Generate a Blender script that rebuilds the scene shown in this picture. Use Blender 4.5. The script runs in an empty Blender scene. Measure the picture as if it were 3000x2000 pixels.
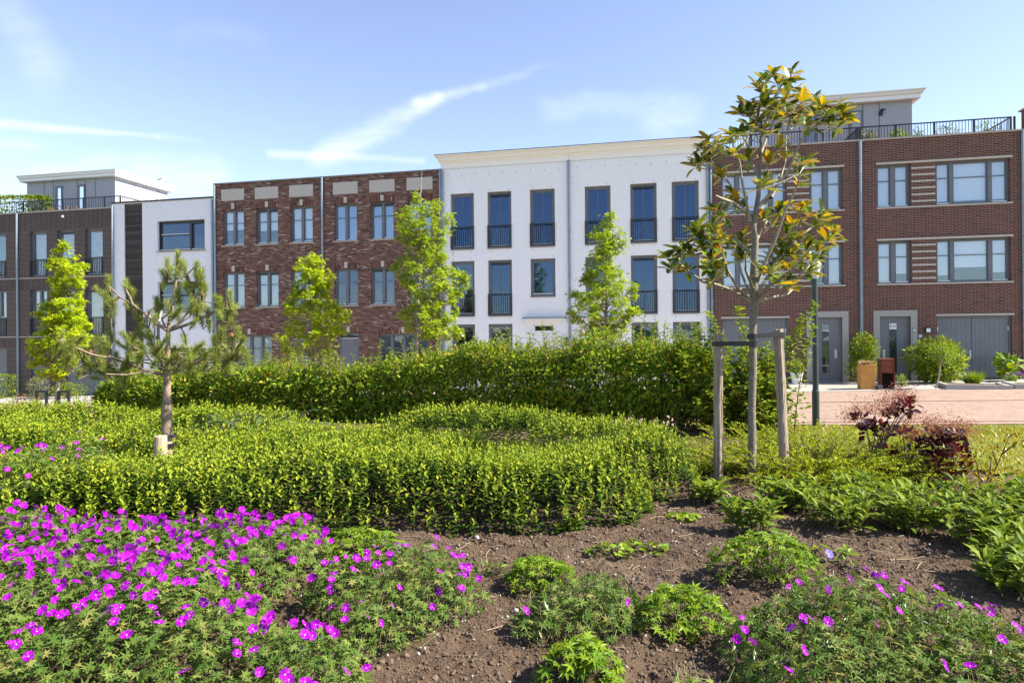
import bpy, math, random
import numpy as np
from mathutils import Vector, Matrix
R_ = math.radians
sc = bpy.context.scene
COL = sc.collection

# ------------------------------------------------------------------ camera
F, ROLL, YH, CAMZ = 1886.997, .00903781, -27.25, 2.0
cam_d = bpy.data.cameras.new('camera'); cam = bpy.data.objects.new('camera', cam_d); COL.objects.link(cam)
cam_d.sensor_width = 36; cam_d.lens = F / 3000 * 36; cam_d.shift_y = YH / 3000
cam_d.clip_start = .05; cam_d.clip_end = 3000
cam.matrix_world = Matrix.Translation((0, 0, CAMZ)) @ Matrix.Rotation(R_(90), 4, 'X') @ Matrix.Rotation(-ROLL, 4, 'Z')
sc.camera = cam
# ------------------------------------------------------------------ light
SUN_EL, SUN_PHI = R_(42), R_(-10.6)          # elevation; azimuth from +X towards +Y
SKY_STRENGTH, SUN_STRENGTH, EXPOSURE = .095, 5.0, 1.55
sd = Vector((math.cos(SUN_EL) * math.cos(SUN_PHI), math.cos(SUN_EL) * math.sin(SUN_PHI), math.sin(SUN_EL)))
sun_d = bpy.data.lights.new('sun', 'SUN'); sun = bpy.data.objects.new('sun', sun_d); COL.objects.link(sun)
sun_d.energy = SUN_STRENGTH; sun_d.angle = R_(.53); sun_d.color = (1, .93, .8)
sun.rotation_euler = sd.to_track_quat('Z', 'Y').to_euler()
sc.view_settings.view_transform = 'Standard'; sc.view_settings.look = 'None'
sc.view_settings.exposure = EXPOSURE; sc.view_settings.gamma = 1
sc.cycles.use_denoising = True; sc.cycles.max_bounces = 8; sc.cycles.transparent_max_bounces = 16
sc.cycles.sample_clamp_indirect = 6
sc.cycles.caustics_reflective = False; sc.cycles.caustics_refractive = False

# ------------------------------------------------------------------ node helpers
def nd(nt, t, ins=None, **props):
    n = nt.nodes.new(t)
    for k, v in props.items(): setattr(n, k, v)
    for k, v in (ins or {}).items():
        s = n.inputs[k]
        if hasattr(v, 'bl_idname') and hasattr(v, 'is_output'): nt.links.new(v, s)
        elif isinstance(v, bpy.types.Node): nt.links.new(v.outputs[0], s)
        else: s.default_value = v
    return n
def mth(nt, op, a, b=0.0, c=0.0, clamp=False):
    return nd(nt, 'ShaderNodeMath', {0: a, 1: b, 2: c}, operation=op, use_clamp=clamp).outputs[0]
def ramp(nt, fac, stops, interp='LINEAR'):
    n = nd(nt, 'ShaderNodeValToRGB', {0: fac}); e = n.color_ramp.elements
    n.color_ramp.interpolation = interp
    e[0].position, e[0].color = stops[0][0], (*stops[0][1], 1)
    e[1].position, e[1].color = stops[-1][0], (*stops[-1][1], 1)
    for p, c in stops[1:-1]:
        x = e.new(p); x.color = (*c, 1)
    return n.outputs[0]
def mix(nt, fac, a, b, mode='MIX'):
    n = nd(nt, 'ShaderNodeMix', data_type='RGBA', blend_type=mode)
    for k, v in ((0, fac), (6, a), (7, b)):
        s = n.inputs[k]
        if isinstance(v, (tuple, list)): s.default_value = (*v, 1)
        elif isinstance(v, (int, float)): s.default_value = v
        else: nt.links.new(v, s)
    return n.outputs[2]
def newmat(name):
    m = bpy.data.materials.new(name); m.use_nodes = True; nt = m.node_tree; nt.nodes.clear()
    out = nt.nodes.new('ShaderNodeOutputMaterial'); return m, nt, out
def fin(m, nt, out, sh):
    nt.links.new(sh.outputs[0] if isinstance(sh, bpy.types.Node) else sh, out.inputs[0]); return m
def bump(nt, h, strength=.3, dist=.01):
    return nd(nt, 'ShaderNodeBump', {'Height': h, 'Strength': strength, 'Distance': dist}).outputs[0]
def noise(nt, vec, scale, detail=3.0, rough=.55):
    return nd(nt, 'ShaderNodeTexNoise', {'Vector': vec, 'Scale': scale, 'Detail': detail, 'Roughness': rough}).outputs[0]
def objc(nt): return nd(nt, 'ShaderNodeTexCoord').outputs['Object']

def plain(name, col, rough=.5, var=.12, scale=6, metal=0.0, bs=.15, spec=.5, stretch=None):
    m, nt, out = newmat(name); v = objc(nt)
    if stretch: v = nd(nt, 'ShaderNodeMapping', {'Vector': v, 'Scale': stretch}).outputs[0]
    n = noise(nt, v, scale, 5)
    c = ramp(nt, n, [(.3, tuple(x * (1 - var) for x in col)), (.7, tuple(min(1, x * (1 + var)) for x in col))])
    n2 = noise(nt, v, scale * 8, 3)
    b = nd(nt, 'ShaderNodeBsdfPrincipled', {'Base Color': c, 'Roughness': rough, 'Metallic': metal, 'Specular IOR Level': spec,
                                            'Normal': bump(nt, n2, bs, .004)})
    return fin(m, nt, out, b)

def brick(name, stops, mortar, w=.22, h=.0625, ms=.011, vert=False, bs=.5, rough=.85, wild=0.0, off=.5, dirt=.35):
    m, nt, out = newmat(name); o = objc(nt)
    s = nd(nt, 'ShaderNodeSeparateXYZ', {0: o}); x = mth(nt, 'ADD', s.outputs[0], s.outputs[1]); z = s.outputs[2]
    v = nd(nt, 'ShaderNodeCombineXYZ', {0: z if vert else x, 1: x if vert else z}).outputs[0]
    def bt(vv): return nd(nt, 'ShaderNodeTexBrick', {'Vector': vv, 'Color1': (0, 0, 0, 1), 'Color2': (1, 1, 1, 1), 'Mortar': (.5, .5, .5, 1), 'Scale': 1.0,
        'Mortar Size': ms, 'Mortar Smooth': .2, 'Bias': 0.0, 'Brick Width': w, 'Row Height': h}, offset=off, squash=1.0)
    b = bt(v)
    c = ramp(nt, b.outputs[0], stops, 'CONSTANT' if wild else 'LINEAR')
    n = noise(nt, v, 9, 4)
    c = mix(nt, dirt, c, ramp(nt, n, [(.3, (.45, .45, .45)), (.7, (1.3, 1.25, 1.2))]), 'MULTIPLY')
    big = noise(nt, v, .7, 3)
    c = mix(nt, dirt * 1.4, c, ramp(nt, big, [(.3, (.8, .8, .8)), (.7, (1.15, 1.12, 1.1))]), 'MULTIPLY')
    c = mix(nt, b.outputs[1], c, mortar)
    stk = noise(nt, nd(nt, 'ShaderNodeMapping', {'Vector': o, 'Scale': (2.6, 2.6, .22)}).outputs[0], 1.6, 5)
    c = mix(nt, 1.0, c, ramp(nt, stk, [(.32, tuple(1 - .33 * k * dirt for k in (.9, 1, 1.1))), (.6, (1, 1, 1))]), 'MULTIPLY')
    hgt = mth(nt, 'ADD', mth(nt, 'MULTIPLY', b.outputs[1], -1.0), mth(nt, 'MULTIPLY', n, .4))
    p = nd(nt, 'ShaderNodeBsdfPrincipled', {'Base Color': c, 'Roughness': rough, 'Specular IOR Level': .25, 'Normal': bump(nt, hgt, bs, .006)})
    return fin(m, nt, out, p)

def leaf(name, stops, transl=.4, gloss=.08, rough=.35, tcol=None, back=None):
    """two-sided leaf: colour varies per leaf, light passes through it"""
    m, nt, out = newmat(name); g = nd(nt, 'ShaderNodeNewGeometry'); r = g.outputs['Random Per Island']
    c = ramp(nt, r, stops)
    if back: c = mix(nt, g.outputs['Backfacing'], c, ramp(nt, r, back))
    tc = mix(nt, 1.0, c, tcol or (1.25, 1.15, .5), 'MULTIPLY')
    d = nd(nt, 'ShaderNodeBsdfDiffuse', {0: c}); t = nd(nt, 'ShaderNodeBsdfTranslucent', {0: tc})
    a = nd(nt, 'ShaderNodeMixShader', {0: transl, 1: d, 2: t})
    gl = nd(nt, 'ShaderNodeBsdfGlossy', {0: (1, 1, 1, 1), 'Roughness': rough})
    fr = nd(nt, 'ShaderNodeFresnel', {'IOR': 1.45})
    k = mth(nt, 'MULTIPLY', fr, gloss * 6)
    return fin(m, nt, out, nd(nt, 'ShaderNodeMixShader', {0: mth(nt, 'MINIMUM', k, .6), 1: a, 2: gl}))

def glass(name, refl=.3, tint=(.55, .72, 1.0), wav=.012, through=(.93, .96, .98)):
    m, nt, out = newmat(name); v = objc(nt)
    n = bump(nt, noise(nt, v, 1.3, 1), .5, wav)
    gl = nd(nt, 'ShaderNodeBsdfGlossy', {0: (*tint, 1), 'Roughness': .0, 'Normal': n})
    tr = nd(nt, 'ShaderNodeBsdfTransparent', {0: (*through, 1)})
    return fin(m, nt, out, nd(nt, 'ShaderNodeMixShader', {0: refl, 1: tr, 2: gl}))

# ------------------------------------------------------------------ world: clear sky with thin cirrus and a contrail
w = bpy.data.worlds.new('World'); sc.world = w; w.use_nodes = True; nt = w.node_tree; nt.nodes.clear()
wout = nt.nodes.new('ShaderNodeOutputWorld')
sky = nd(nt, 'ShaderNodeTexSky', sky_type='NISHITA', sun_disc=False, sun_elevation=SUN_EL, sun_rotation=R_(90) - SUN_PHI,
         altitude=0, air_density=1.0, dust_density=.15, ozone_density=2.5)
dirv = nd(nt, 'ShaderNodeTexCoord').outputs['Generated']
sp = nd(nt, 'ShaderNodeSeparateXYZ', {0: dirv})
yy = mth(nt, 'MAXIMUM', sp.outputs[1], .02)
az = mth(nt, 'DIVIDE', sp.outputs[0], yy); el = mth(nt, 'DIVIDE', sp.outputs[2], yy)
front = mth(nt, 'GREATER_THAN', sp.outputs[1], .05)
pl = nd(nt, 'ShaderNodeCombineXYZ', {0: az, 1: el}).outputs[0]
wn = nd(nt, 'ShaderNodeTexNoise', {'Vector': pl, 'Scale': 7.0, 'Detail': 5.0, 'Roughness': .6})
wr = nd(nt, 'ShaderNodeVectorMath', {0: wn.outputs['Color'], 1: (.5, .5, .5)}, operation='SUBTRACT').outputs[0]
def seg_mask(x0, y0, x1, y1, wid, amt, warp=.05, taper=0.0):
    """soft streak between two directions (tangent-plane coordinates), wid = half width"""
    a = ((x0 - 1500) / F, (1000 - y0 - 27 - (x0 - 1500) * ROLL) / F); b = ((x1 - 1500) / F, (1000 - y1 - 27 - (x1 - 1500) * ROLL) / F)
    q = nd(nt, 'ShaderNodeVectorMath', {0: pl, 1: nd(nt, 'ShaderNodeVectorMath', {0: wr, 3: warp}, operation='SCALE').outputs[0]}, operation='ADD').outputs[0]
    pa = nd(nt, 'ShaderNodeVectorMath', {0: q, 1: (*a, 0)}, operation='SUBTRACT').outputs[0]
    ba = (b[0] - a[0], b[1] - a[1], 0); l2 = ba[0] ** 2 + ba[1] ** 2
    h = mth(nt, 'DIVIDE', nd(nt, 'ShaderNodeVectorMath', {0: pa, 1: ba}, operation='DOT_PRODUCT').outputs['Value'], l2, clamp=True)
    pr = nd(nt, 'ShaderNodeVectorMath', {0: ba, 3: h}, operation='SCALE').outputs[0]
    dd = nd(nt, 'ShaderNodeVectorMath', {0: nd(nt, 'ShaderNodeVectorMath', {0: pa, 1: pr}, operation='SUBTRACT').outputs[0]}, operation='LENGTH').outputs['Value']
    wd = mth(nt, 'MULTIPLY', mth(nt, 'SUBTRACT', 1.0, mth(nt, 'MULTIPLY', h, taper)), wid)
    k = nd(nt, 'ShaderNodeMapRange', {0: mth(nt, 'DIVIDE', dd, wd), 1: 0.0, 2: 1.0, 3: 1.0, 4: 0.0}, interpolation_type='SMOOTHSTEP').outputs[0]
    if taper: k = mth(nt, 'MULTIPLY', k, mth(nt, 'SUBTRACT', 1.0, mth(nt, 'MULTIPLY', h, taper * .9)))
    return mth(nt, 'MULTIPLY', k, amt)
st = [seg_mask(-120, 350, 470, 400, .014, .95, .012, .6), seg_mask(470, 400, 600, 415, .012, .3, .02, .5),
      seg_mask(960, 455, 1290, 285, .035, .75, .05, .45), seg_mask(800, 448, 1240, 470, .012, .6, .02, .3), seg_mask(1240, 300, 1420, 255, .02, .6, .03, .4),
      seg_mask(1420, 255, 1640, 175, .02, .25, .05, .6), seg_mask(1620, 310, 1960, 290, .03, .28, .07), seg_mask(1940, 350, 2010, 320, .04, .42, .09),
      seg_mask(420, 510, 620, 505, .05, .5, .09), seg_mask(130, 500, 330, 480, .03, .4, .08), seg_mask(30, 30, 140, 190, .06, .28, .1), seg_mask(-60, 420, 110, 424, .012, .4, .02),
      seg_mask(560, 100, 760, 115, .03, .1, .08)]
tot = st[0]
for k in st[1:]: tot = mth(nt, 'ADD', tot, k)
fil = nd(nt, 'ShaderNodeTexNoise', {'Vector': nd(nt, 'ShaderNodeMapping', {'Vector': pl, 'Rotation': (0, 0, R_(-28)), 'Scale': (5, 22, 1)}).outputs[0], 'Scale': 2.0, 'Detail': 6.0, 'Roughness': .65}).outputs[0]
fil = nd(nt, 'ShaderNodeMapRange', {0: fil, 1: .25, 2: .7, 3: .35, 4: 1.1}).outputs[0]
tot = mth(nt, 'MULTIPLY', mth(nt, 'MULTIPLY', tot, fil), front, clamp=True)
skyc = nd(nt, 'ShaderNodeHueSaturation', {'Hue': .512, 'Saturation': .88, 'Value': 1.02, 'Color': sky}).outputs[0]
wc = mix(nt, mth(nt, 'MULTIPLY', tot, .8), skyc, (4.6, 4.8, 5.0))
nt.links.new(nd(nt, 'ShaderNodeBackground', {0: wc, 1: SKY_STRENGTH}).outputs[0], wout.inputs[0])

# ------------------------------------------------------------------ geometry helpers
rng = np.random.default_rng(7)
class Soup:
    """collects numpy geometry and links it as ONE mesh object"""
    def __init__(s): s.v = []; s.f = []; s.n = 0
    def add(s, v, f, mat=0):
        v = np.asarray(v, np.float32).reshape(-1, 3); f = np.asarray(f, np.int64)
        if len(v) and len(f): s.v.append(v); s.f.append((f + s.n, mat)); s.n += len(v)
        return s
    def box(s, x0, x1, y0, y1, z0, z1, mat=0, rot=0.0, c=None):
        v = np.array([(x, y, z) for x in (x0, x1) for y in (y0, y1) for z in (z0, z1)], float)
        if rot:
            c = c or ((x0 + x1) / 2, (y0 + y1) / 2); q = v[:, :2] - c; cs, sn = math.cos(rot), math.sin(rot)
            v[:, 0] = c[0] + q[:, 0] * cs - q[:, 1] * sn; v[:, 1] = c[1] + q[:, 0] * sn + q[:, 1] * cs
        return s.add(v, [(0, 1, 3, 2), (4, 6, 7, 5), (0, 4, 5, 1), (2, 3, 7, 6), (0, 2, 6, 4), (1, 5, 7, 3)], mat)
    def quad(s, a, b, c, d, mat=0): return s.add([a, b, c, d], [(0, 1, 2, 3)], mat)
    def tube(s, pts, rad, seg=8, mat=0, cap=True):
        P = np.asarray(pts, float); n = len(P); rad = np.broadcast_to(np.asarray(rad, float), (n,))
        T = np.gradient(P, axis=0); T /= np.linalg.norm(T, axis=1)[:, None] + 1e-9
        ref = np.array([0, 0, 1.0]) if abs(T[:, 2]).mean() < .8 else np.array([1.0, 0, 0])
        A = np.cross(T, ref); A /= np.linalg.norm(A, axis=1)[:, None] + 1e-9; B = np.cross(T, A)
        th = np.linspace(0, 2 * np.pi, seg, endpoint=False)
        V = P[:, None] + rad[:, None, None] * (np.cos(th)[None, :, None] * A[:, None] + np.sin(th)[None, :, None] * B[:, None])
        i = np.arange(n - 1)[:, None] * seg; j = np.arange(seg)[None]; k = (j + 1) % seg
        f = np.stack([i + j, i + k, i + seg + k, i + seg + j], -1).reshape(-1, 4)
        s.add(V, f, mat)
        if cap:
            c = np.vstack([V[-1], P[-1]]); s.add(c, [(a, (a + 1) % seg, seg) for a in range(seg)], mat)
        return s
    def lathe(s, prof, c=(0, 0, 0), seg=24, mat=0):
        th = np.linspace(0, 2 * np.pi, seg, endpoint=False); pr = np.asarray(prof, float)
        V = np.stack([c[0] + pr[:, 0:1] * np.cos(th), c[1] + pr[:, 0:1] * np.sin(th), c[2] + np.repeat(pr[:, 1:2], seg, 1)], -1)
        n = len(pr); i = np.arange(n - 1)[:, None] * seg; j = np.arange(seg)[None]; k = (j + 1) % seg
        return s.add(V, np.stack([i + j, i + k, i + seg + k, i + seg + j], -1).reshape(-1, 4), mat)
    def inst(s, tv, tf, pos, rot, scale, mat=0):
        """copies of a small template at many places"""
        pos = np.asarray(pos, float); m = len(pos)
        if not m: return s
        sc_ = np.broadcast_to(np.asarray(scale, float).reshape(-1, 1, 1) if np.ndim(scale) <= 1 else np.asarray(scale)[:, None, :], (m, 1, 1) if np.ndim(scale) <= 1 else (m, 1, 3))
        V = np.einsum('mij,mkj->mki', rot, tv[None] * sc_) + pos[:, None]
        o = (np.arange(m) * len(tv))[:, None, None] + s.n
        s.v.append(V.reshape(-1, 3).astype(np.float32)); s.n += V.shape[0] * V.shape[1]
        for k in (3, 4):
            ff = np.array([f for f in tf if len(f) == k])
            if len(ff): s.f.append(((ff[None] + o).reshape(-1, k), mat))
        return s
    def merge(s, o, mat):
        s.v += o.v; s.f += [(f + s.n, mat) for f, _ in o.f]; s.n += o.n; return s
    def build(s, name, mats, parent=None, smooth=False):
        me = bpy.data.meshes.new(name)
        if s.n:
            V = np.concatenate(s.v); me.vertices.add(len(V)); me.vertices.foreach_set('co', V.ravel())
            idx = np.concatenate([f.ravel() for f, _ in s.f]); tot_ = np.concatenate([np.full(len(f), f.shape[1]) for f, _ in s.f])
            mi = np.concatenate([np.full(len(f), m) for f, m in s.f])
            me.loops.add(len(idx)); me.loops.foreach_set('vertex_index', idx.astype(np.int32))
            me.polygons.add(len(tot_)); me.polygons.foreach_set('loop_start', (np.cumsum(tot_) - tot_).astype(np.int32))
            me.polygons.foreach_set('material_index', mi.astype(np.int32))
            me.polygons.foreach_set('use_smooth', np.full(len(tot_), bool(smooth)))
            me.update(calc_edges=True)
        for m in (mats if isinstance(mats, (list, tuple)) else [mats]): me.materials.append(m)
        o = bpy.data.objects.new(name, me); COL.objects.link(o)
        if parent: o.parent = parent
        return o
def tag(o, label, cat, group=None, kind=None):
    if label: o['label'] = label
    if cat: o['category'] = cat
    if group: o['group'] = group
    if kind: o['kind'] = kind
    return o
def thing(name, label, cat, loc=(0, 0, 0), rz=0.0, group=None):
    o = bpy.data.objects.new(name, None); COL.objects.link(o); o.location = loc; o.rotation_euler = (0, 0, rz); o.empty_display_size = .2
    return tag(o, label, cat, group)
def dup(root, loc, rz=0.0, label=None, scale=None):
    r = root.copy(); COL.objects.link(r); r.location = loc; r.rotation_euler = (0, 0, rz)
    if label: r['label'] = label
    if scale: r.scale = (scale,) * 3
    for ch in list(root.children):
        c = ch.copy(); COL.objects.link(c); c.parent = r
        for g in ch.children:
            d = g.copy(); COL.objects.link(d); d.parent = c
    return r

# survey helpers: photograph pixel (3000 x 2000) -> world, at a depth, or on a height
def lev(x, y):
    x = x - 1500; y = y - 1000; c, s = math.cos(ROLL), math.sin(ROLL)
    return c * x - s * y, s * x + c * y - YH
def at(x, y, d):
    lx, ly = lev(x, y); return np.array([lx / F * d, d, CAMZ - ly / F * d])
def on(x, y, z):
    lx, ly = lev(x, y); t = (CAMZ - z) * F / ly; return np.array([lx / F * t, t, z])
ALPHA = R_(12.0486); Y0 = 27.0782                 # the terrace's front line: Y = Y0 - tan(ALPHA) X
CA, SA = math.cos(ALPHA), math.sin(ALPHA)
def fw(u, o=0.0, z=0.0):                           # along the facade, o metres behind it
    return (u * CA + o * SA, Y0 - u * SA + o * CA, z)
def street_z(X, Y):
    u = np.asarray(X) * CA - (np.asarray(Y) - Y0) * SA
    return .0263 * (np.clip(u, -40, 30) - 13)
EDGE0, TA = 15.45, math.tan(ALPHA)                # far edge of the garden
def vnoise(X, Y, scale, seed=0):
    """smooth value noise"""
    g = np.random.default_rng(seed).random((64, 64)); x = np.asarray(X) / scale; y = np.asarray(Y) / scale
    xi = np.floor(x).astype(int); yi = np.floor(y).astype(int); fx = x - xi; fy = y - yi
    fx = fx * fx * (3 - 2 * fx); fy = fy * fy * (3 - 2 * fy)
    a = g[xi % 64, yi % 64]; b = g[(xi + 1) % 64, yi % 64]; c = g[xi % 64, (yi + 1) % 64]; d = g[(xi + 1) % 64, (yi + 1) % 64]
    return (a * (1 - fx) + b * fx) * (1 - fy) + (c * (1 - fx) + d * fx) * fy - .5
def garden_z(X, Y):
    X = np.asarray(X, float); Y = np.asarray(Y, float)
    t = np.clip((EDGE0 - TA * X - Y) / 6.4, 0, 1); t = t * t * (3 - 2 * t)
    s = street_z(X, Y)
    return s + (.6 - s) * t + t * (.05 * vnoise(X, Y, .9, 1) + .03 * vnoise(X, Y, .35, 2))
def inpoly(X, Y, poly):
    r = np.zeros(len(X), bool); p = np.asarray(poly); j = len(p) - 1
    for i in range(len(p)):
        c = (p[i, 1] > Y) != (p[j, 1] > Y)
        r ^= c & (X < (p[j, 0] - p[i, 0]) * (Y - p[i, 1]) / (p[j, 1] - p[i, 1] + 1e-12) + p[i, 0]); j = i
    return r
def polydist(X, Y, poly):
    p = np.asarray(poly, float); d = np.full(len(X), 9e9)
    for i in range(len(p)):
        a = p[i]; b = p[(i + 1) % len(p)]; ba = b - a
        h = np.clip(((X - a[0]) * ba[0] + (Y - a[1]) * ba[1]) / (ba @ ba), 0, 1)
        d = np.minimum(d, np.hypot(X - a[0] - h * ba[0], Y - a[1] - h * ba[1]))
    return d
def sample(poly, dens, seed):
    r = np.random.default_rng(seed); p = np.asarray(poly); lo = p.min(0); hi = p.max(0)
    n = int(dens * np.prod(hi - lo)); X = r.uniform(lo[0], hi[0], n); Y = r.uniform(lo[1], hi[1], n)
    k = inpoly(X, Y, poly); return X[k], Y[k]
def unit(v): return v / (np.linalg.norm(v, axis=-1, keepdims=True) + 1e-9)
def frames(d, n):
    d = unit(d); s = unit(np.cross(d, n)); return np.stack([s, d, np.cross(s, d)], -1)
def rdir(r, m): return unit(r.normal(size=(m, 3)))

# leaf templates: x across, y along, z out of the face
def t_oval(wd=.45, fold=.12, droop=.1):
    a = wd / 2
    v = np.array([(0, 0, 0), (a * .85, .3, fold * .5), (a, .55, fold * .5 - droop * .3), (0, 1, -droop), (-a, .55, fold * .5 - droop * .3), (-a * .85, .3, fold * .5)])
    return v, [(0, 1, 2, 3), (0, 3, 4, 5)]
def t_long(wd=.36, fold=.06, droop=.25):
    a = wd / 2
    v = np.array([(0, 0, 0), (0, .35, .03), (0, .7, -droop * .35), (0, 1, -droop), (a * .8, .3, fold), (a * .85, .65, fold - droop * .3), (-a * .8, .3, fold), (-a * .85, .65, fold - droop * .3)])
    return v, [(0, 4, 1), (1, 4, 5, 2), (2, 5, 3), (0, 1, 6), (1, 2, 7, 6), (2, 3, 7)]
def t_palm(lobes=7, notch=.42, spread=320, droop=.12, start=0.0):
    v = [(0, 0, 0)]; n = lobes; f = []
    for i in range(2 * n - 1):
        a = R_(-spread / 2 + spread * i / (2 * n - 2)); rr = (1.0 - .15 * abs(i / (n - 1) - 1)) if i % 2 == 0 else notch
        v.append((math.sin(a) * rr, math.cos(a) * rr, (-droop if i % 2 == 0 else .05)))
    for i in range(1, 2 * n - 1): f.append((0, i + 1, i))
    return np.array(v) * .5, f
OVAL, LANCE, LONG = t_oval(), t_oval(.32, .1, .12), t_long()
def t_ell(wd=.4, fold=.07, droop=.2):
    a = wd / 2; ys = (0, .18, .45, .75, .93, 1); ws = (0, .62, 1, .82, .38, 0)
    v = [(0, y, -droop * y * y) for y in ys] + [(s * a * w_, y, fold * w_ - droop * y * y) for s in (1, -1) for y, w_ in zip(ys[1:-1], ws[1:-1])]
    f = [(0, 6, 1), (1, 6, 7, 2), (2, 7, 8, 3), (3, 8, 9, 4), (4, 9, 5), (0, 1, 10), (1, 2, 11, 10), (2, 3, 12, 11), (3, 4, 13, 12), (4, 5, 13)]
    return np.array(v), f
STAR = t_palm(5, .38, 260, .18); PALM = t_palm(7, .36, 310, .1); BROAD = t_palm(5, .72, 300, .1)
BLADE = (np.array([(-.04, 0, 0), (.04, 0, 0), (0, 1, .12)]), [(0, 1, 2)])

# ------------------------------------------------------------------ materials of the terrace
K = dict
BROWN = brick('brown_mixed_brick', [(0, (.05, .03, .027)), (.08, (.15, .068, .052)), (.3, (.2, .1, .075)), (.52, (.13, .062, .05)), (.7, (.23, .135, .1)), (.86, (.3, .2, .15)), (.955, (.44, .37, .32))], (.17, .12, .095), w=.21, h=.055, ms=.008, wild=1, dirt=.2)
BROWNV = brick('brown_soldier_brick', [(0, (0.112, 0.0438, 0.035)), (.35, (0.213, 0.1, 0.075)), (.7, (0.15, 0.0625, 0.0475)), (.88, (0.4, 0.275, 0.213))], (.12, .08, .065), w=.21, h=.062, ms=.008, vert=True, wild=1, off=0.0)
RED = brick('red_brown_brick', [(0, (0.028, 0.0224, 0.0235)), (.07, (0.0952, 0.0358, 0.0291)), (.4, (0.14, 0.0482, 0.0381)), (.75, (0.112, 0.0403, 0.0336)), (.94, (0.0672, 0.0358, 0.0336))], (.27, .19, .15), w=.24, h=.0625, ms=.0115, wild=1)
DARK = brick('dark_grey_brick', [(0, (.035, .025, .022)), (.4, (.06, .04, .035)), (.8, (.045, .03, .028)), (1, (.075, .05, .043))], (.23, .19, .17), w=.22, h=.0625, ms=.0125)
DARKV = brick('dark_upright_brick', [(0, (.035, .025, .022)), (.4, (.06, .04, .035)), (.8, (.045, .03, .028)), (1, (.075, .05, .043))], (.2, .165, .15), w=.22, h=.075, ms=.013, vert=True)
WBRICK = brick('white_painted_brick', [(0, (.88, .88, .88)), (1, (.93, .925, .915))], (.84, .84, .84), w=.22, h=.0625, ms=.01, bs=.35, rough=.6, dirt=.06)
RENDER = plain('white_render', (.8, .81, .83), .9, .03, 3, bs=.2)
FRAME = plain('grey_window_paint', (.135, .145, .165), .4, .05)
FRAMEB = plain('black_window_paint', (.014, .015, .018), .35, .1)
DOORG = plain('grey_door_paint', (.16, .168, .185), .45, .05, 3)
IRON = plain('black_railing_paint', (.012, .013, .016), .4, .1)
SILLM = plain('sill_stone', (.42, .38, .33), .8, .15, 9)
SILLD = plain('dark_sill_stone', (.2, .19, .185), .7, .12, 9)
STONE = plain('pale_stone', (.5, .46, .4), .85, .12, 14)
CONC = plain('concrete_surround', (.36, .345, .32), .85, .2, 22, bs=.3)
CREAM = plain('cream_paint', (.88, .85, .78), .5, .03)
WHITEP = plain('white_paint', (.82, .82, .82), .45, .03)
ZINC = plain('zinc_pipe', (.23, .28, .33), .4, .12, 4, metal=.3)
ROOFB = plain('black_roof_edge', (.02, .02, .023), .6, .1)
PANELG = plain('grey_cladding_panel', (.36, .37, .4), .7, .05, 5)
SEAM = plain('dark_seam', (.06, .06, .065), .8)
WOOD = None
STEEL = plain('brushed_steel', (.6, .6, .6), .3, .05, metal=.8)
BLINDW = plain('white_blind', (.74, .76, .78), .8, .03)
BLINDC = plain('beige_curtain', (.42, .4, .36), .9, .15, 2.5, stretch=(1, 1, 3))
BLINDB = plain('blue_grey_blind', (.3, .42, .62), .8, .03)
CURT = plain('sheer_curtain', (.5, .56, .58), .9, .25, 9, stretch=(3, 1, .15))
DARKROOM = plain('room_shade_dark', (.03, .035, .045), .9, .2, 1)  # flat sheet behind panes, the room's shade put into its colour
BRIGHTROOM = plain('room_shade_dim', (.14, .17, .2), .9, .35, 1.5)  # paler sheet behind panes, a dimly lit room put into its colour
GL_BLUE = glass('blue_reflecting_glass', .2, (.24, .36, .56), through=(.42, .5, .6)); GL_SKY = glass('clear_window_glass', .1, (.75, .88, 1.0)); GL_DARK = glass('dark_window_glass', .1, (.6, .75, 1.0), .03, (.6, .65, .7))
def wood_mat():
    m, nt, out = newmat('weathered_dark_boards'); o = objc(nt)
    s = nd(nt, 'ShaderNodeSeparateXYZ', {0: o}); b = mth(nt, 'FLOOR', mth(nt, 'MULTIPLY', s.outputs[2], 9.0))
    r = nd(nt, 'ShaderNodeTexWhiteNoise', {'W': b}, noise_dimensions='1D').outputs[0]
    g = noise(nt, nd(nt, 'ShaderNodeMapping', {'Vector': o, 'Scale': (.7, 1, 14)}).outputs[0], 3, 5)
    c = ramp(nt, mth(nt, 'ADD', mth(nt, 'MULTIPLY', r, .45), mth(nt, 'MULTIPLY', g, .6)), [(.25, (.02, .014, .011)), (.55, (.05, .036, .028)), (.85, (.1, .08, .066))])
    fr = mth(nt, 'FRACT', mth(nt, 'MULTIPLY', s.outputs[2], 9.0)); gap = mth(nt, 'LESS_THAN', fr, .1)
    c = mix(nt, gap, c, (.006, .005, .004))
    return fin(m, nt, out, nd(nt, 'ShaderNodeBsdfPrincipled', {'Base Color': c, 'Roughness': .75, 'Normal': bump(nt, g, .3, .004)}))
WOOD = wood_mat()
def groove_mat(name, col, pitch, gw=.06):
    m, nt, out = newmat(name); o = objc(nt); s = nd(nt, 'ShaderNodeSeparateXYZ', {0: o})
    fr = mth(nt, 'FRACT', mth(nt, 'DIVIDE', s.outputs[0], pitch)); g = mth(nt, 'LESS_THAN', fr, gw)
    n = noise(nt, o, 2.5, 4); c = ramp(nt, n, [(.3, tuple(x * .93 for x in col)), (.7, tuple(x * 1.07 for x in col))])
    c = mix(nt, g, c, tuple(x * .5 for x in col))
    return fin(m, nt, out, nd(nt, 'ShaderNodeBsdfPrincipled', {'Base Color': c, 'Roughness': .45, 'Normal': bump(nt, mth(nt, 'MULTIPLY', g, -1.0), .5, .006)}))
GAR = groove_mat('boarded_garage_paint', (.155, .165, .185), .155)

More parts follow.
